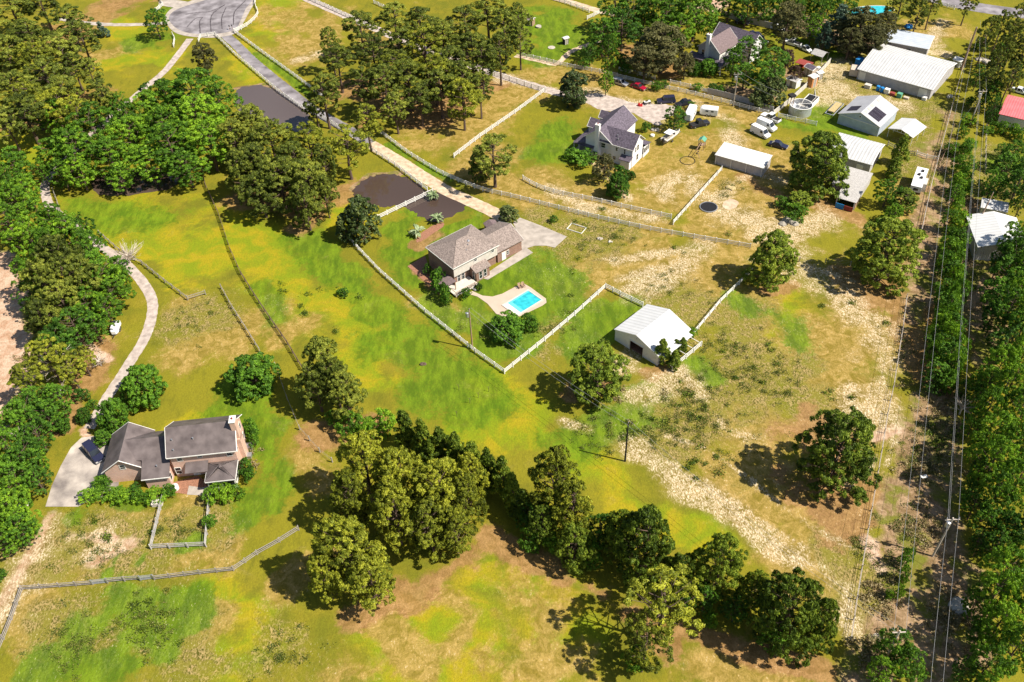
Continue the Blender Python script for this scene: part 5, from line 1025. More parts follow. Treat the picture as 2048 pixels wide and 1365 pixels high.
fence(WF, 'white board fence running along the drive above the brown pond', [(742,302),(790,333),(855,383)], curve=False)
fence(WF, 'short white board fence crossing the brown pond', [(866,386),(756,439)], curve=False)
fence(WF, 'long white board fence from the magnolia to the lower paddock corner', [(700,482),(716,500),(760,546),(850,626),(950,706),(1009,748)], curve=False)
fence(WF, 'thick white board fence from the lower paddock corner up past the pool shrubs', [(1009,748),(1090,683),(1150,632),(1211,577)], curve=False)
fence(WF, 'white board fence from the paddock corner to the white barn', [(1211,577),(1240,592),(1285,614)], curve=False)
fence(WF, 'white board fence from the white barn up to the lone pine', [(1386,672),(1440,607),(1503,546)], curve=False)
fence(WF, 'long curved white board fence above the hip-roofed brick house', [(762,268),(815,308),(868,341),(895,355),(960,381),(1030,398),(1110,418),(1200,440),(1300,462),(1400,480),(1500,497)])
fence(WF, 'white board fence at the meadow side of the pine paddock', [(908,316),(960,276),(1030,228),(1091,183)], curve=False)
fence(WF, 'white board fence along the sandy lane at the pine paddock', [(1091,184),(1050,172),(1005,156),(975,148)], curve=False)
fence(WF, 'white board fence curving below the farmhouse lawn', [(1046,360),(1070,374),(1110,388),(1180,402),(1260,420),(1342,438)])
fence(WF, 'white board fence between the farmhouse lawn and the trampoline', [(1346,450),(1380,412),(1443,342)], curve=False)
fence(WF, 'white board fence at the top left beyond the driveway', [(604,-6),(650,14),(700,37),(740,56)], curve=False)
fence(WF, 'short white board fence seen between the top pines', [(748,8),(778,22)], curve=False)
fence(WF, 'white board fence beside the tan lane at the top edge', [(1086,-6),(1130,8),(1178,26)], curve=False)
fence('farm_gate', 'short white gate at the end of the tan lane at the top', [(1174,40),(1200,28)], curve=False, cat='gate')
fence(WF, 'white board fence below the lawn with the white-roofed shelter', [(1040,113),(1080,122),(1134,135),(1199,147),(1234,155)], curve=False)
fence(WF, 'white board fence behind the grey and red parked cars', [(1234,156),(1305,173),(1390,192),(1460,210),(1536,230)], curve=False)
fence(WF, 'second white board fence in the trees behind the parked cars', [(1238,143),(1275,151),(1310,160)], curve=False)
fence(WF, 'short white board fence leading to the grey privacy fence', [(1340,168),(1380,177),(1415,187)], curve=False)
fence(WF, 'white board fence below the round metal tank', [(1556,235),(1590,243),(1632,252)], curve=False)
fence(WF, 'white rail fence standing behind the long privacy fence', [(1634,64),(1665,73),(1694,82)], curve=False, rails=(.6, 1.2))
fence(WF, 'white rail fence beside the street at the top right', [(1880,12),(1908,20)], curve=False)
fence(WF, 'short white fence by the tree at the left of the cul-de-sac', [(346,72),(350,80),(348,95)], curve=False)
fence(WF, 'white fence at the little drive at the top left of the cul-de-sac', [(316,-4),(327,12),(312,24)], curve=False)
fence(WF, 'white board pen fence at the lower right of the white barn', [(1344,741),(1372,718),(1402,693)], curve=False, rails=(.3, .75, 1.2))
PF = 'privacy_fence'
fence(PF, 'grey privacy fence below the white gabled house', [(1415,188),(1450,196),(1500,210),(1545,226)], h=1.8, rails=(.3, 1.6), panel='weathered', postm='weathered', railm='weathered', curve=False)
fence(PF, 'long pale privacy fence running behind the white gabled house', [(1442,33),(1500,48),(1550,60)], h=2.0, rails=(.3, 1.8), panel='weathered', postm='weathered', railm='weathered', curve=False)
fence(PF, 'pale privacy fence ending at the largest metal barn', [(1610,72),(1680,92),(1744,110)], h=2.4, rails=(.3, 2.1), panel='weathered', postm='weathered', railm='weathered', curve=False)
fence(PF, 'solid white fence slanting from the tank to the small huts', [(1546,232),(1575,210),(1612,176)], h=1.7, rails=(.3, 1.5), panel='off_white', curve=False)
fence(PF, 'solid white fence between the small huts and the sandy yard', [(1634,155),(1659,128)], h=1.7, rails=(.3, 1.5), panel='off_white', curve=False)
fence(PF, 'white panel fence enclosing the covered bin', [(1612,224),(1630,205),(1628,190)], h=1.6, rails=(.3, 1.4), panel='off_white', curve=False)
RF = 'rail_fence'
GT = dict(postm='grey_timber', railm='grey_timber')
fence(RF, 'dark weathered wooden fence dividing the left meadow from the middle one', [(404,338),(412,375),(438,432),(462,505),(482,550),(508,592),(540,640),(575,690),(606,742)], curve=False, rails=(.4, .8, 1.2), postm='dark_rail', railm='dark_rail', step=3, rh=.06, pr=.075)
fence(RF, 'wooden fence beside the gravel bend', [(200,470),(240,505),(285,530),(330,566),(376,601),(412,590)], curve=False, rails=(.5, 1.0), step=2.6, **GT)
fence(RF, 'thin broken wooden fence below the gravel bend', [(443,578),(465,618),(492,660),(520,705)], curve=False, rails=(.5, 1.0), step=2.6, **GT)
fence(RF, 'short wooden fence by the creek pond beside the drive', [(108,385),(114,402),(122,425)], curve=False, rails=(.5, 1.0), **GT)
fence(RF, 'pale wooden garden enclosure below the large brick house', [(331,985),(322,1020),(303,1099),(413,1094),(421,1000)], curve=False, rails=(.4, .8, 1.2), postm='weathered', railm='weathered', step=2.6)
fence(RF, 'wooden rail fence from the grove to the two gates', [(598,1061),(560,1085),(515,1110),(468,1142),(400,1149),(310,1160)], curve=False, rails=(.35, .75, 1.15), step=2.7, postm='old_rail', railm='old_rail', rh=.065, pr=.075)
fence(RF, 'wooden rail fence left of the two gates down to the bottom edge', [(185,1170),(120,1175),(46,1180),(25,1240),(-8,1320)], curve=False, rails=(.35, .75, 1.15), step=2.7, postm='old_rail', railm='old_rail', rh=.065, pr=.075)
fence(RF, 'short rail fence between the two gates', [(216,1166),(250,1163),(282,1161)], curve=False, rails=(.35, .75, 1.15), step=2.7, postm='old_rail', railm='old_rail', rh=.065, pr=.075)
for lab, p in (('left metal farm gate in the lower wooden fence', [(186,1170),(216,1167)]), ('right metal farm gate in the lower wooden fence', [(282,1162),(308,1159)])):
    fence('farm_gate', lab, p, curve=False, rails=(.2, .45, .7, .95, 1.2), postm='metal', railm='galvanised', rh=.03, cat='gate', step=3, panel=None)
fence('wire_fence', 'post and wire fence along the right side of the big pasture', [(1812,598),(1804,660),(1796,710),(1786,775),(1774,830),(1762,905),(1748,985),(1735,1060),(1722,1140),(1712,1200),(1700,1282)], curve=False, rails=(.5, .95, 1.25), postm='grey_timber', railm='pale_bark', rt=.03, wire=True, step=4.2, h=1.4, pr=.07)
fence('wire_fence', 'pale rail-topped fence down the right side of the farm yard', [(1928,128),(1907,200),(1887,275),(1875,321),(1862,370),(1850,425),(1841,468)], curve=False, rails=(.5, 1.25), postm='grey_timber', railm='pale_bark', rt=.06, wire=True, step=3.5, pr=.07)
fence('wire_fence', 'thin wire fence from the lone pine to the big dark pine', [(1598,524),(1650,527),(1700,533)], curve=False, rails=(.5, .9, 1.3), postm='grey_timber', railm='grey_timber', rt=.02, wire=True, step=4)
fence('wire_fence', 'dark second fence beside the farm yard line', [(1906,258),(1893,300),(1876,338)], curve=False, rails=(.4, .8, 1.2), postm='timber', railm='timber', rt=.04, wire=True)
fence('wire_fence', 'thin wire fence through the shaded lower hedge gap', [(552,735),(575,800),(600,860),(640,905),(665,925)], curve=False, rails=(.5, 1.0), postm='grey_timber', railm='grey_timber', rt=.02, wire=True, step=3.5)
fence('wire_fence', 'thin fence on the lawn below the red-roofed building', [(1971,256),(1970,300),(1969,345)], curve=False, rails=(.5, 1.1), postm='grey_timber', railm='pale_bark', rt=.04, wire=True, step=3.5)
fence(WF, 'low white rail fence at the foot of the farm yard', [(1832,311),(1852,318),(1874,322)], curve=False, rails=(.5, 1.0))
fence(WF, 'dark-backed rail fence beside the dark tree right of the barns', [(1775,292),(1800,306),(1828,312)], curve=False, rails=(.5, 1.0), postm='grey_timber', railm='grey_timber')
# ---------------------------------------------------------------- power poles and wires
def pole(px, h, label, lean=(0, 0), arm=False, trans=False, guy=None, m='timber', r=.17):
    P = G(*px); e = empty('power_pole', P, 0, label, 'power pole'); top = np.array([lean[0], lean[1], h]); MB().tube((0, 0, 0), top, r, r*.65, 10).build('shaft', m, e)
    if arm: MB().box(lean[0]-1.1, lean[0]+1.1, lean[1]-.06, lean[1]+.06, h-.5, h-.35).build('crossarm', m, e)
    for k in ((-.9, .9) if arm else (0,)): MB().lathe([(.06, h-.3), (.1, h-.15), (.1, h), (.05, h+.12), (.01, h+.13)], 8, (lean[0]+k, lean[1])).build('insulator', 'metal', e)
    if trans: MB().lathe([(.01, h-1.9), (.32, h-1.9), (.32, h-.9), (.1, h-.8), (.01, h-.8)], 14, (lean[0]-.45, lean[1]-.1)).build('transformer', 'metal', e)
    if guy is not None: g = G(*guy)-P; MB().tube(top*.85, g, .025, n=4).build('guy_wire', 'metal', e)
    return P+top
tA = pole((1250, 923), 10, 'lone dark power pole casting a long shadow in the pasture', m='dark'); tC = pole((945, 698), 10.4, 'power pole on the lawn beside the swimming pool', trans=True, m='timber')
tE = pole((1466, 213), 9.6, 'power pole rising beside the grey privacy fence', trans=True, arm=True, m='grey_timber')
tR = pole((1865, 1113), 9.6, 'leaning pale power pole with a transformer among the right-hand shrubs', lean=(.4, .3), trans=True, arm=True, m='pale_bark', guy=(1860, 1140))
tD = pole((1940, 250), 9.6, 'slanting pale power pole with guy wire near the red-roofed building', lean=(.3, .2), trans=True, arm=True, m='pale_bark', guy=(1912, 255))
Pn = G(1800, 1262, 9.8); e = empty('power_pole', (Pn[0], Pn[1], 0), 0, 'power pole hidden in the bush at the foot of the line, only its top showing', 'power pole'); MB().tube((0, 0, 0), (0, 0, 9.8), .16, .11, 8).build('shaft', 'pale_bark', e); MB().box(-.9, .9, -.06, .06, 9.3, 9.45).build('crossarm', 'pale_bark', e); tN = Pn
tW = pole((1945, 468), 9, 'dark leaning pole beside the small rusty shed', lean=(2.6, 2.5), m='timber')
tT = pole((1922, 140), 12, 'tall bare trunk-like pole at the end of the largest barn', lean=(.8, .6), m='timber', r=.35)
def wire(label, a, b, sag=.7, m='wire', r=.018, group=None):
    a = np.array(a, float); b = np.array(b, float); e_ = MB(); pts = [a+(b-a)*t-np.array([0, 0, sag*4*t*(1-t)]) for t in np.linspace(0, 1, 13)]
    for p, q in zip(pts[:-1], pts[1:]): e_.tube(p-a, q-a, r, n=4)
    o = e_.build('power_line', m, None, loc=a); tag(o, label, 'power line', group)
def pair(la, a, b, sag=1.0, off=.9, r=.02, ax=(1, 0, 0)):
    ax = np.array(ax, float)*off/2
    wire('left-hand wire of the pair '+la, a-ax, b-ax, sag, r=r, group='overhead wires'); wire('right-hand wire of the pair '+la, a+ax, b+ax, sag, r=r, group='overhead wires')
pair('from the pool pole to the lone dark pole', tC, tA, 1.2, ax=(.7, .7, 0)); pair('from the lone dark pole to the hidden foot pole', tA, tN, 1.5, ax=(.7, .7, 0))
far = G(1967, 40, 10); tR2 = G(1869, 1420, 9)
pair('between the two leaning right-hand poles', tD, tR, 1.2, 1.6); pair('from the transformer pole off the bottom edge', tR, tR2, .3, 1.6); pair('from the slanting pole off the top edge', tD, far, .6, 1.6)
pair('above the hedge to the hidden foot pole', G(1905, 290, 9), tN, 1.2, 1.6); pair('from the tall trunk-like pole to the hedge line', tT-np.array([0, 0, 2]), G(1905, 290, 9), .8, 1.6)
pair('from the privacy-fence pole to the metal tank', tE, G(1560, 190, 7), .6, 1.6, ax=(0, 0, 1))
wire('lowest thin wire strung along the right-hand poles', tD-[0, 0, 2.2], tR-[0, 0, 2.2], 1.2, r=.02, group=None)
# ---------------------------------------------------------------- vehicles
def heading(px, f): P = G(*px); Q = G(*f); return P, math.atan2(Q[1]-P[1], Q[0]-P[0])
def wheels(e, L, W, R=.34, xs=(.3, -.3), m='metal'):
    for fx in xs:
        for s in (-1, 1):
            w = MB().lathe([(R*.55, -.11), (R, -.11), (R, .11), (R*.55, .11)], 18).build('wheel', 'rubber', e, loc=(L*fx, s*(W/2-.08), R), rot=(pi/2, 0, 0))
            MB().lathe([(.01, -.1), (R*.56, -.1), (R*.56, .1), (.01, .1)], 12).build('rim', m, w)
def car(label, px, f, L, W, Ht, paint, kind='sedan', name='parked_car', cat='car', group=None):
    P, a = heading(px, f); e = empty(name, P, a, label, cat, group); g = .32; bh = Ht*.52
    if kind == 'pickup': body = [(-L/2, g), (L/2, g), (L/2, bh*.92), (L*.22, bh+.06), (-L/2, bh+.02)]; cab = [(L*.2, bh), (L*.09, Ht), (-L*.12, Ht), (-L*.15, bh)]
    elif kind == 'suv': body = [(-L/2, g), (L/2, g), (L/2, bh*.9), (L*.26, bh+.06), (-L/2, bh+.04)]; cab = [(L*.24, bh), (L*.12, Ht), (-L*.44, Ht-.04), (-L*.495, bh)]
    elif kind == 'van': body = [(-L/2, g), (L/2, g), (L/2, bh*.8), (L*.34, bh+.05), (-L/2, bh+.04)]; cab = [(L*.34, bh), (L*.2, Ht), (-L*.48, Ht), (-L*.495, bh)]
    else: body = [(-L/2, g), (L/2, g), (L/2, bh*.85), (L*.22, bh+.05), (-L*.36, bh+.07), (-L/2, bh)]; cab = [(L*.2, bh), (L*.04, Ht), (-L*.2, Ht), (-L*.38, bh)]
    w = W/2; rings = [[(x, y, z) for x, z in body] for y in (-w,)]
    def hull(prof, w0, inset):
        k = []; zt_ = max(z for x, z in prof); zb = min(z for x, z in prof); cx = sum(x for x, z in prof)/len(prof)
        for y, s in ((-w0, .94), (-w0+.1, 1.0), (w0-.1, 1.0), (w0, .94)): k.append([(cx+(x-cx)*s, y*(1-inset*(z-zb)/(zt_-zb)), z-(0 if s == 1 else .05*(z-zb)/(zt_-zb))) for x, z in prof])
        return MB().loft(k)
    hull(body, w, .06).build('body', paint, e)
    hull(cab, w*.93, .18).build('window_band' if kind != 'van' else 'upper_body', 'glass' if kind != 'van' else paint, e)
    if kind == 'van':
        MB().slab([(L*.345, -w*.78, bh+.1), (L*.345, w*.78, bh+.1), (L*.225, w*.7, Ht-.1), (L*.225, -w*.7, Ht-.1)][::-1], .06).build('windscreen', 'glass', e)
        for s in (-1, 1): MB().box(L*.1, L*.22, s*w*.86-.06, s*w*.86+.04, bh+.12, Ht-.35).build('side_window', 'glass', e)
    xs = [x for x, z in cab if z > Ht-.1]; MB().box(min(xs)-.02, max(xs)+.02, -w*.76, w*.76, Ht-.05, Ht+.02).build('roof_panel', paint, e)
    pl = MB()
    for x0 in np.linspace(cab[0][0], cab[-1][0], 4)[1:-1]:
        for s in (-1, 1): pl.tube((x0, s*w*.92, bh), (x0, s*w*.77, Ht-.04), .045, n=4)
    pl.tube((cab[0][0], w*.9, bh), (cab[1][0], w*.75, Ht-.03), .045, n=4).tube((cab[0][0], -w*.9, bh), (cab[1][0], -w*.75, Ht-.03), .045, n=4); pl.build('pillar', paint, e)
    if kind == 'pickup': MB().box(-L*.485, -L*.17, -w*.84, w*.84, bh+.025, bh+.06).build('bed', 'dark', e)
    for s in (-1, 1):
        MB().box(L/2-.06, L/2+.02, s*w*.72-.16, s*w*.72+.16, bh*.62, bh*.8).build('headlight', 'white_paint', e); MB().box(-L/2-.02, -L/2+.05, s*w*.78-.12, s*w*.78+.12, bh*.68, bh*.9).build('tail_light', 'red_paint', e)
    MB().box(L/2-.02, L/2+.07, -w*.9, w*.9, g+.02, g+.2).box(-L/2-.07, -L/2+.02, -w*.9, w*.9, g+.02, g+.2).build('bumper', 'metal', e); wheels(e, L, W); return e
car('silver estate car parked against the white board fence, left of the red one', (1240,169), (1256,174), 4.7, 1.8, 1.55, 'silver_paint', 'suv')
car('dark red saloon car parked against the white board fence', (1277,177), (1291,182), 4.6, 1.8, 1.42, 'red_paint')
car('black sport utility vehicle on the farmhouse parking area', (1332,205), (1316,206), 4.9, 1.95, 1.8, 'navy_paint', 'suv')
car('dark car with a pale bonnet parked beside the black sport utility vehicle', (1367,210), (1353,213), 4.6, 1.85, 1.5, 'black_paint', 'sedan')
car('black and white pickup truck hitched near the boat', (1398,252), (1416,248), 5.3, 1.95, 1.85, 'black_paint', 'pickup', 'pickup_truck', 'pickup')
car('dark pickup truck on the stained concrete drive of the large brick house', (190,910), (203,925), 5.2, 1.95, 1.85, 'navy_paint', 'suv', 'parked_truck', 'truck')
car('white utility pickup parked at the board fence below the tank', (1541,240), (1527,234), 5.4, 2.0, 1.9, 'white_car', 'pickup', 'pickup_truck', 'pickup')
car('white van in the middle of the row beside the board fence', (1532,257), (1544,262), 5.4, 2.0, 2.2, 'white_car', 'van', 'van', 'van')
car('front white van of the row in the sandy yard', (1520,270), (1534,277), 5.4, 2.0, 2.1, 'white_car', 'van', 'van', 'van')
car('white crew pickup on the grass behind the timber walkway', (1584,90), (1570,86), 5.4, 1.95, 1.9, 'white_car', 'pickup', 'pickup_truck', 'pickup')
car('small white car with black trim by the grey gazebo', (1612,102), (1620,106), 3.8, 1.7, 1.5, 'white_car', 'sedan')
car('white car parked under the brownish pine near the privacy fence', (1556,60), (1575,65), 4.7, 1.8, 1.5, 'white_car', 'sedan')
car('dark blue sedan parked behind the white gabled house', (1506,72), (1516,70), 4.5, 1.8, 1.45, 'navy_paint')
car('tan pickup parked at the end of the white gabled house', (1520,84), (1532,90), 5.0, 1.9, 1.8, 'silver_paint', 'pickup', 'pickup_truck', 'pickup')
car('black car beside the privacy fence behind the white gabled house', (1484,48), (1494,50), 4.2, 1.8, 1.5, 'black_paint')
car('dark car half under the big pine behind the open shed', (1556,294), (1572,298), 4.7, 1.85, 1.5, 'navy_paint')
car('white car at the right edge above the red-roofed building', (2040,186), (2055,190), 4.6, 1.8, 1.45, 'white_car')
def trailer(label, px, f, L, W, Ht, m='white_car', nose=.8, win=True, name='horse_trailer', group=None):
    P, a = heading(px, f); e = empty(name, P, a, label, 'trailer', group); w = W/2; z0 = .45
    secs = [(-L/2, 1, 1), (-L/2+.1, 1, 1), (L/2-nose, 1, 1), (L/2-nose*.4, .85, .93), (L/2, .5, .8)]; rg = []
    for x, sy, sz in secs: h = Ht-z0; rg.append([(x, -w*sy, z0), (x, w*sy, z0), (x, w*sy, z0+h*sz*.85), (x, w*sy*.8, z0+h*sz), (x, -w*sy*.8, z0+h*sz), (x, -w*sy, z0+h*sz*.85)])
    MB().loft(rg).build('body', m, e)
    if win:
        for k in (-.2, .1):
            for s in (-1, 1): MB().box(L*k-.35, L*k+.35, s*w-.02, s*w+.02, z0+(Ht-z0)*.5, z0+(Ht-z0)*.72).build('window', 'glass', e)
        MB().box(-L/2-.02, -L/2+.01, -w*.8, w*.8, z0+.1, Ht-.3).build('rear_door', 'off_white', e)
    MB().tube((L/2, 0, z0+.05), (L/2+1.1, 0, z0), .06, n=6).tube((L/2-.3, -w*.6, z0+.05), (L/2+1.0, 0, z0), .04, n=4).tube((L/2-.3, w*.6, z0+.05), (L/2+1.0, 0, z0), .04, n=4).build('drawbar', 'dark', e)
    wheels(e, L, W+.1, .33, (-.12, .08)); return e
trailer('white horse trailer with rounded roof next to the leafy tree', (1380,236), (1374,248), 5.0, 2.2, 2.6); trailer('white rounded trailer facing left beyond the pickup', (1417,230), (1400,228), 4.6, 2.1, 2.3)
trailer('low white utility trailer on the gravel verge at the left trees', (233,662), (230,672), 3.2, 1.6, 1.4, win=False, name='utility_trailer')
trailer('beige box trailer at the left end of the largest barn', (1706,150), (1710,135), 3.6, 2.2, 2.3, 'beige_panel', .3, False, 'box_trailer')
# camper
P, a = heading((1832,378), (1827,392)); e = empty('camper', P, a, 'white fifth-wheel camper with dark roof units parked beside the wire fence', 'camper')
MB().box(-4.2, 2.4, -1.25, 1.25, .7, 3.3).box(2.4, 4.2, -1.2, 1.2, 1.7, 3.2).build('body', 'white_car', e); MB().box(-.6, 2.2, 1.25, 1.95, .9, 3.0).build('slide_out', 'off_white', e)
for x, y in ((-2.6, .2), (-.8, -.3), (.4, .4)): MB().box(x-.4, x+.4, y-.3, y+.3, 3.31, 3.55).build('roof_unit', 'dark', e)
for x in (-3, -1.2): MB().box(x-.4, x+.4, -1.28, -1.24, 1.8, 2.5).build('window', 'glass', e); MB().box(x-.4, x+.4, 1.24, 1.28, 1.8, 2.5).build('window', 'glass', e)
MB().box(4.19, 4.23, -.5, .5, 2.1, 2.7).build('window', 'glass', e); MB().box(.4, 1.2, 1.94, 1.98, 1.6, 2.2).build('window', 'glass', e); wheels(e, 8.4, 2.3, .38, (-.12, .02))
# boat on its trailer
P, a = heading((1342,280), (1362,266)); e = empty('boat', P, a, 'cream motor boat with white canopy standing beside the farmhouse', 'boat'); rg = []
for x, w_, zk in ((-3.4, 1.05, .8), (-1, 1.15, .7), (1.4, 1.0, .75), (2.8, .55, .95), (3.6, .08, 1.3)): rg.append([(x, 0, zk), (x, w_*.8, zk+.3), (x, w_, 1.55), (x, w_*.8, 1.62), (x, -w_*.8, 1.62), (x, -w_, 1.55), (x, -w_*.8, zk+.3)])
MB().loft(rg).build('hull', 'off_white', e); MB().box(-2.8, -.4, -.75, .75, 1.63, 1.7).build('cockpit', 'grey_timber', e)
MB().slab([(-2.2, -.95, 2.75), (.2, -.95, 2.75), (.2, .95, 2.75), (-2.2, .95, 2.75)], .06).build('canopy', 'white_car', e)
for x in (-2.1, .1):
    for y in (-.9, .9): MB().tube((x, y, 1.5), (x, y, 2.7), .03, n=4).build('canopy_post', 'metal', e)
MB().box(.3, .4, -.8, .8, 1.63, 2.1).build('windscreen', 'glass', e); MB().box(-3.9, -3.4, -.25, .25, .9, 2.0).build('outboard_motor', 'black_paint', e); MB().box(-3.2, 4.2, -.06, .06, .42, .54).build('trailer_frame', 'metal', e); wheels(e, 7, 1.9, .33, (-.1,))
# motorcycles / quad
P, a = heading((1294,208), (1303,206)); e = empty('quad_bike', P, a, 'small black and white quad bike on the farmhouse drive', 'quad bike'); MB().box(-.5, .4, -.28, .28, .5, .8).box(-.9, -.3, -.4, .4, .7, .8).box(.4, .9, -.4, .4, .65, .78).build('body', 'white_car', e); MB().box(-.5, .2, -.16, .16, .8, .95).build('seat', 'black_mesh', e); MB().tube((.35, -.4, 1.1), (.35, .4, 1.1), .03).tube((.5, 0, .7), (.35, 0, 1.1), .04).build('handlebar', 'metal', e); wheels(e, 2.2, 1.2, .3)
# flatbed trailer and frames beside the workshop
P, a = heading((1668,222), (1686,203)); e = empty('flatbed_trailer', P, a, 'long rusty flatbed trailer beside the solar-panel workshop', 'trailer')
MB().box(-3.6, 3.6, -1.15, -1.0, .55, .75).box(-3.6, 3.6, 1.0, 1.15, .55, .75).box(-3.6, -3.45, -1, 1, .55, .75).box(3.45, 3.6, -1, 1, .55, .75).build('frame', 'galvanised', e); MB().box(-2.6, 2.8, -.8, .8, .76, 1.1).build('timber_load', 'hay', e); wheels(e, 7, 2.2, .33, (-.05, .1))
# ---------------------------------------------------------------- small things
P = G(1417, 415.5); e = empty('trampoline', P, 0, 'round black in-ground trampoline in the sandy yard', 'trampoline'); MB().lathe([(.01, .2), (1.85, .2)], 36).build('mat', 'black_mesh', e); MB().lathe([(1.86, .16), (1.9, .26), (2.05, .26), (2.1, .1)], 36).build('rim', 'metal', e)
mb = MB()
for k in range(8): t = k*pi/4; mb.tube((1.98*cos(t), 1.98*sin(t), 0), (1.98*cos(t), 1.98*sin(t), .2), .04, n=5)
mb.build('leg', 'metal', e)
P, a = heading((1398,305), (1412,283)); e = empty('swing_set', P, a, 'timber swing set with a small green-roofed tower on the lawn', 'swing set'); mb = MB()
for x in (-2.6,): mb.tube((x, -1, 0), (x, 0, 2.3), .07, n=5).tube((x, 1, 0), (x, 0, 2.3), .07, n=5)
mb.tube((-2.7, 0, 2.3), (1.2, 0, 2.3), .08, n=6)
for x, y in ((1.2, -.7), (2.6, -.7), (2.6, .7), (1.2, .7)): mb.box(x-.06, x+.06, y-.06, y+.06, 0, 2.6)
mb.box(1.2, 2.6, -.7, .7, 1.2, 1.3); mb.build('frame', 'timber', e); MB().slab([(1.0, -.9, 2.6), (2.8, -.9, 2.6), (2.8, 0, 3.2), (1.0, 0, 3.2)], .05).slab([(1.0, 0, 3.2), (2.8, 0, 3.2), (2.8, .9, 2.6), (1.0, .9, 2.6)], .05).build('roof', 'green_panel', e)
for x in (-1.8, -.6): MB().tube((x-.2, 0, 2.25), (x-.2, 0, .6), .012, n=4).tube((x+.2, 0, 2.25), (x+.2, 0, .6), .012, n=4).box(x-.25, x+.25, -.12, .12, .55, .6).build('swing', 'dark', e)
MB().slab([(2.6, -.3, 1.3), (4.4, -.3, .1), (4.4, .3, .1), (2.6, .3, 1.3)], .05).build('slide', 'orange_timber', e)
def ringo(name, label, px, R, m, h=.25, t=.2, cat='fire pit'): tag(MB().lathe([(R-t, 0.02), (R-t, h), (R, h), (R, 0.02)], 24).build(name, m, None, loc=G(*px)), label, cat)
ringo('fire_ring', 'dark ring of a fire pit on the farmhouse lawn', (1375,322), 1.9, 'dark', .1, .14)
tag(MB().box(-1.9, 1.9, -1.25, -1.15, 0, .2).box(-1.9, 1.9, 1.15, 1.25, 0, .2).box(-1.9, -1.8, -1.15, 1.15, 0, .2).box(1.8, 1.9, -1.15, 1.15, 0, .2).build('raised_bed', 'white_paint', None, loc=G(1153, 458), rot=(0, 0, rad(-32))), 'white rectangular raised-bed frame below the long curved fence', 'garden bed')
def chair(label, px, f, m='timber'):
    P, a = heading(px, f); e = empty('garden_chair', P+np.array([0, 0, .065]), a, label, 'chair', 'chairs on the pool terrace'); MB().slab([(-.3, -.3, .35), (.3, -.3, .42), (.3, .3, .42), (-.3, .3, .35)], .04).build('seat', m, e); MB().slab([(-.3, -.3, .38), (-.3, .3, .38), (-.62, .3, 1.0), (-.62, -.3, 1.0)], .04).build('backrest', m, e)
    for x, y in ((-.25, -.28), (.28, -.28), (-.25, .28), (.28, .28)): MB().box(x-.03, x+.03, y-.03, y+.03, 0, .36).build('leg', m, e)
    MB().box(-.4, .3, -.38, -.29, .6, .63).box(-.4, .3, .29, .38, .6, .63).build('armrest', m, e)
chair('left wooden chair on the pool terrace', (1040,577), (1046,585)); chair('right wooden chair on the pool terrace', (1047,575), (1053,583))
e = empty('trampoline_ring', G(880, 0), 0) if False else None
def clutter(name, label, px, w, d, h, m, a=0., cat='barrel', kind='box', group=None):
    P = G(*px); mb = MB()
    if kind == 'drum': mb.lathe([(w/2*.94, 0), (w/2, .05), (w/2, h*.33), (w/2*.95, h*.36), (w/2, h*.4), (w/2, h*.95), (w/2*.9, h), (.01, h)], 16)
    elif kind == 'heap':
        rr = random.Random(int(px[0])); 
        for k in range(7): x = rr.uniform(-w/2, w/2)*.6; y = rr.uniform(-d/2, d/2)*.6; s = rr.uniform(.3, .55); mb.lathe([(s*w/2, 0), (s*w/2*.9, h*.4*rr.uniform(.6, 1.2)), (s*w/2*.5, h*.8*rr.uniform(.6, 1)), (.01, h*rr.uniform(.7, 1))], 7, (x, y))
    else: mb.box(-w/2, w/2, -d/2, d/2, 0, h*.9).box(-w/2-.05, w/2+.05, -d/2-.05, d/2+.05, h*.9, h)
    tag(mb.build(name, m, None, loc=P, rot=(0, 0, a)), label, cat, group)
BW = rad(-40)
clutter('blue_canopy', 'blue tarpaulin-topped bin at the left end of the largest barn', (1719,130), 2.2, 2.0, 1.9, 'blue_tarp', BW, 'bin')
clutter('crate', 'white crate at the left of the largest barn front wall', (1735,176), 1.6, 1.2, 1.0, 'off_white', BW, 'crate'); clutter('storage_barrel', 'left blue barrel against the largest barn', (1755,181), 1.0, 1, 1.3, 'blue_tarp', 0, 'barrel', 'drum')
clutter('storage_barrel', 'middle blue barrel against the largest barn', (1763,184), 1.0, 1, 1.3, 'blue_tarp', 0, 'barrel', 'drum'); clutter('water_tote', 'white cube water tote against the largest barn', (1773,187), 1.2, 1.1, 1.3, 'white_paint', BW, 'tote')
clutter('crate', 'red-brown crate right of the water tote at the barn', (1784,191), 1.2, 1, .8, 'pipe_red', BW, 'crate'); clutter('crate', 'pale green crate before the barn wall', (1798,195), 1.2, 1.1, 1.2, 'green_panel', BW, 'crate'); clutter('crate', 'low beige crate near the right barn door', (1812,198), 1.3, .8, .5, 'beige_panel', BW, 'crate')
clutter('crate', 'white box by the right corner door of the largest barn', (1848,200), 1.1, .9, .8, 'white_paint', BW, 'crate')
clutter('tarp_heap', 'blue tarpaulin heap behind the pale blue-roofed shed', (1818,56), 3.0, 2.2, 1.2, 'blue_tarp', 0, 'tarp', 'heap'); clutter('brush_pile', 'grey pile of cut branches at the edge of the sandy yard', (1575,444), 5.0, 3.2, .9, 'grey_timber', 0, 'brush pile', 'heap')
clutter('rock_heap', 'grey rock in the rough grass below the long curved fence', (1200,479), 1.6, 1.2, .5, 'stone', 0, 'rock', 'heap'); clutter('rock_heap', 'pale rock right of the grey one below the long fence', (1221,484), 1.2, 1, .4, 'off_white', 0, 'rock', 'heap')
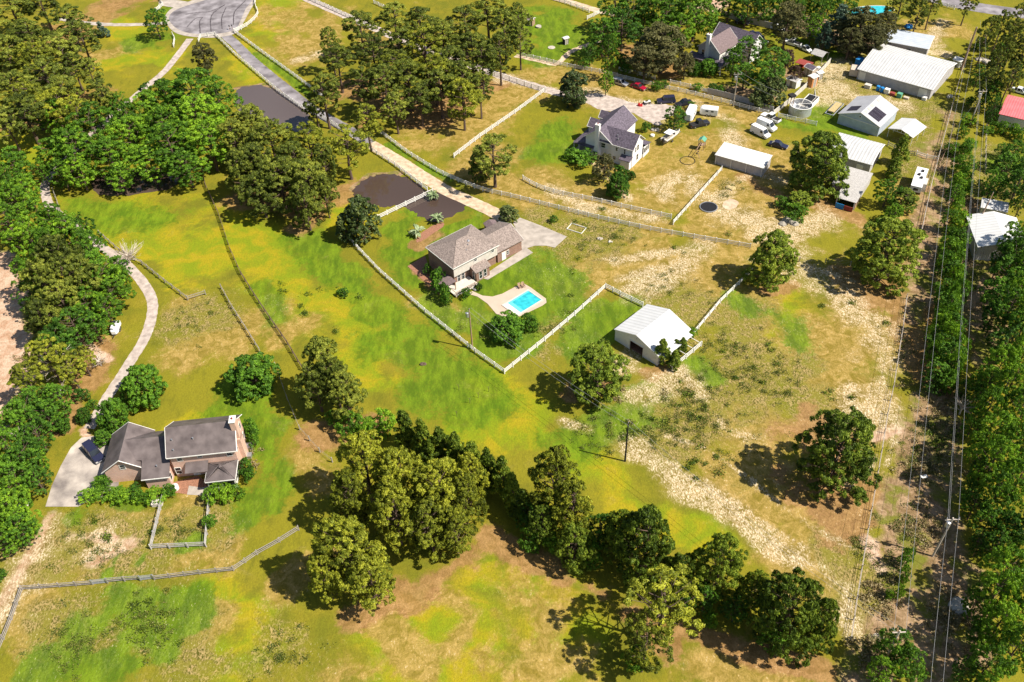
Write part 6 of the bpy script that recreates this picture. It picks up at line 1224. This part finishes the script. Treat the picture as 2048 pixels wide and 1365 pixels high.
clutter('patio_table', 'white round table on the grass in front of the large brick house', (351,978), 1.3, 1.3, .75, 'white_paint', 0, 'table', 'drum'); clutter('cooler_box', 'dark-topped white box by the garden enclosure', (316,1009), 1.7, 1.0, .7, 'off_white', .1, 'box')
clutter('air_conditioner', 'upper white air conditioning unit at the right wall of the large brick house', (500,897), 1.0, 1.0, .9, 'metal', 0, 'air conditioner'); clutter('air_conditioner', 'lower air conditioning unit at the right wall of the large brick house', (499,915), .9, .9, .8, 'metal', 0, 'air conditioner')
clutter('scrap_heap', 'pile of white scrap in the trees left of the concrete drive', (48,1008), 2.4, 1.3, .4, 'off_white', .5, 'scrap', 'heap'); clutter('plank_stack', 'long white plank lying behind the privacy fence end', (1719,105), 3.0, .4, .3, 'white_paint', rad(-30), 'plank')
clutter('picnic_table', 'white table beside the small huts', (1634,140), 1.8, 1.0, .75, 'white_paint', .3, 'table'); clutter('toy_wagon', 'red covered cart in the pergola shade', (1609,133), 2.2, 1.4, 1.0, 'red_paint', .2, 'cart')
clutter('play_flag', 'little orange and red toys heap behind the farmhouse roof', (1280,213), 1.6, 1.0, 1.0, 'red_cloth', 0, 'toys', 'heap'); clutter('planter', 'round white planter beside the farmhouse sunroom', (1305,273), 1.1, 1.1, .5, 'white_paint', 0, 'planter', 'drum')
clutter('scrap_heap', 'heap of pale clutter between the farmhouse and the boat', (1310,262), 2.6, 2.0, .7, 'stone', 0, 'clutter', 'heap'); clutter('satellite_stump', 'dark tree stump in the green meadow centre', (846,730), 1.6, 1.2, .5, 'bark', 0, 'stump', 'heap')
clutter('livestock_trough', 'small white trough on the shaded lane beneath the wires', (1847,956), 1.0, .5, .4, 'white_paint', .2, 'trough'); clutter('paving_slab', 'flat pale slab on the ground near the foot pole', (1754,1276), 1.6, 1.2, .08, 'concrete', .3, 'slab')
clutter('rubble_heap', 'long pile of pale rubble in the shaded clearing lower right', (1925,1215), 4.5, 2.2, .6, 'stone', -.6, 'rubble', 'heap'); clutter('rubble_heap', 'white rubble heap beside the pale rail-topped fence near the barn', (1900,195), 1.8, 1.2, .8, 'off_white', 0, 'rubble', 'heap')
clutter('clutter_heap', 'heap of mixed white and dark scrap beyond the wire fence, top right', (1965,122), 4.5, 3, .8, 'stone', 0, 'scrap', 'heap'); clutter('stone_urn', 'round mushroom-like garden stone beside the pine grove', (1077,55), 1.8, 1.8, .5, 'stone', 0, 'stone', 'drum')
clutter('signboard', 'small round stone edging with shrub on the upper lawn', (1103,96), 2.2, 2.2, .15, 'stone', 0, 'flower bed', 'drum'); clutter('scrap_heap', 'dark scrap with a white bucket in the weeds below the open shed', (1465,378), 3.0, 2, .6, 'hay', 0, 'scrap', 'heap')
for i, (x, y) in enumerate(((978,784),(957,796),(940,807),(914,833),(918,780))):
    P = G(x, y); e = empty('sapling', P, 0, ['rightmost', 'second from right', 'middle', 'lowest', 'left upper'][i]+' thin bare sapling in the green central meadow', 'sapling', 'bare saplings in the meadow'); mb = MB().tube((0, 0, 0), (0, 0, 1.4), .04, .02, 5)
    for k in range(5): mb.tube((0, 0, .6+.15*k), (.4*cos(k*2.4), .4*sin(k*2.4), 1.1+.15*k), .02, .008, 4)
    mb.build('stem', 'bark', e)
# mailbox group by the gate
P = G(460, 60); e = empty('mailbox', P, .4, 'dark mailboxes at the start of the fence by the cul-de-sac', 'mailbox'); MB().box(-.05, .05, -.05, .05, 0, 1.1).box(.75, .85, -.05, .05, 0, 1.1).build('post', 'timber', e); MB().box(-.15, .15, -.3, .3, 1.1, 1.4).box(.65, .95, -.3, .3, 1.1, 1.4).build('box', 'dark', e)
# ---------------------------------------------------------------- weeds: uncountable small tufts
def weeds(name, label, zones, n, size, m, seed, h=.35):
    global RNG
    RNG = np.random.default_rng(seed); C = []
    for px, py, r, k in zones:
        for q in range(max(3, k//7)):
            cx = px+RNG.normal(0, r*.62); cy = py+RNG.normal(0, r*.5); m_ = int(RNG.integers(3, 12)); s = RNG.uniform(1.5, 5)
            for _ in range(m_): C.append(G(cx+RNG.normal(0, s), cy+RNG.normal(0, s*.6)))
    BOX = [(925,560,1105,645), (950,425,1145,565), (85,865,245,1016), (840,440,1050,610), (195,830,500,985), (1150,185,1360,340), (1225,600,1400,740), (1425,285,1550,360), (1395,395,1440,432), (1650,160,1870,430)]
    Q = []
    for p in C:
        v = p-np.array([0, 0, CH]); dd = v@FW; x = 1024+CF*(v@RX)/dd; y = 682.5+CF*(v@DN)/dd
        if not any(x0 < x < x1 and y0 < y < y1 for x0, y0, x1, y1 in BOX): Q.append(p)
    C = Q
    C = np.array(C); C = np.repeat(C, n, 0)+np.column_stack([RNG.normal(0, .3, len(C)*n), RNG.normal(0, .3, len(C)*n), RNG.uniform(.03, h, len(C)*n)])
    Nn = unit(RNG.normal(size=C.shape)+[0, 0, .5]); o = link(name, leaf_mesh(name, C, Nn, size, RNG.uniform(0, 1, len(C)), m)); tag(o, label, 'weeds', kind='stuff')
Z = [(1400,830,60,500),(1330,860,60,350),(1490,740,60,350),(1560,760,50,250),(1430,700,50,200),(1150,490,60,250),(1240,470,40,150),(1830,250,40,200),(1880,870,45,350),(1840,930,40,300),(1880,320,25,200),(1900,380,25,200),(960,620,50,220),(1050,610,40,150),(1100,650,40,150),
     (300,1250,60,350),(150,1290,60,250),(200,1090,60,250),(360,1060,40,160),(1460,370,25,150),(1350,600,60,250),(1820,1050,40,250),(1780,1150,40,200),(1730,1100,25,120),(560,1310,50,200),(390,640,40,120),(1700,200,40,150),(1860,210,30,150),(1990,320,40,150),(1800,700,20,60),(1740,1300,40,200),(1480,900,60,100),(1200,860,60,250),(1940,560,25,100),(1660,160,25,120)]
weeds('weeds', 'low rough weeds scattered in the pastures and verges', Z, 7, .11, 'weed_leaf', 5)
Z2 = [(1400,820,60,100),(1500,730,60,75),(1290,860,40,60),(300,1240,60,60),(1120,520,70,100),(640,590,60,50),(1660,780,40,30),(1880,880,40,75),(1380,920,40,30),(1440,930,20,15),(1400,500,80,30),(600,640,30,20),(1160,420,60,30),(1720,640,50,30),(230,1090,50,30)]
weeds('dark_weeds', 'darker taller clumps of weeds in the rough pasture', Z2, 12, .14, 'dense_leaf', 9, .45)
Z3 = [(1880,830,50,350),(1870,930,50,250),(1840,1060,40,200),(1760,1190,40,250),(1750,1300,40,250),(1890,310,25,200),(1930,500,25,150),(170,700,40,200),(60,720,30,100),(1230,780,60,100),(1900,1240,50,250),(1930,400,20,100),(500,905,30,60)]
weeds('dry_brush', 'dry straw-coloured brush and twigs under the power line', Z3, 8, .16, 'dry_leaf', 13, .4)
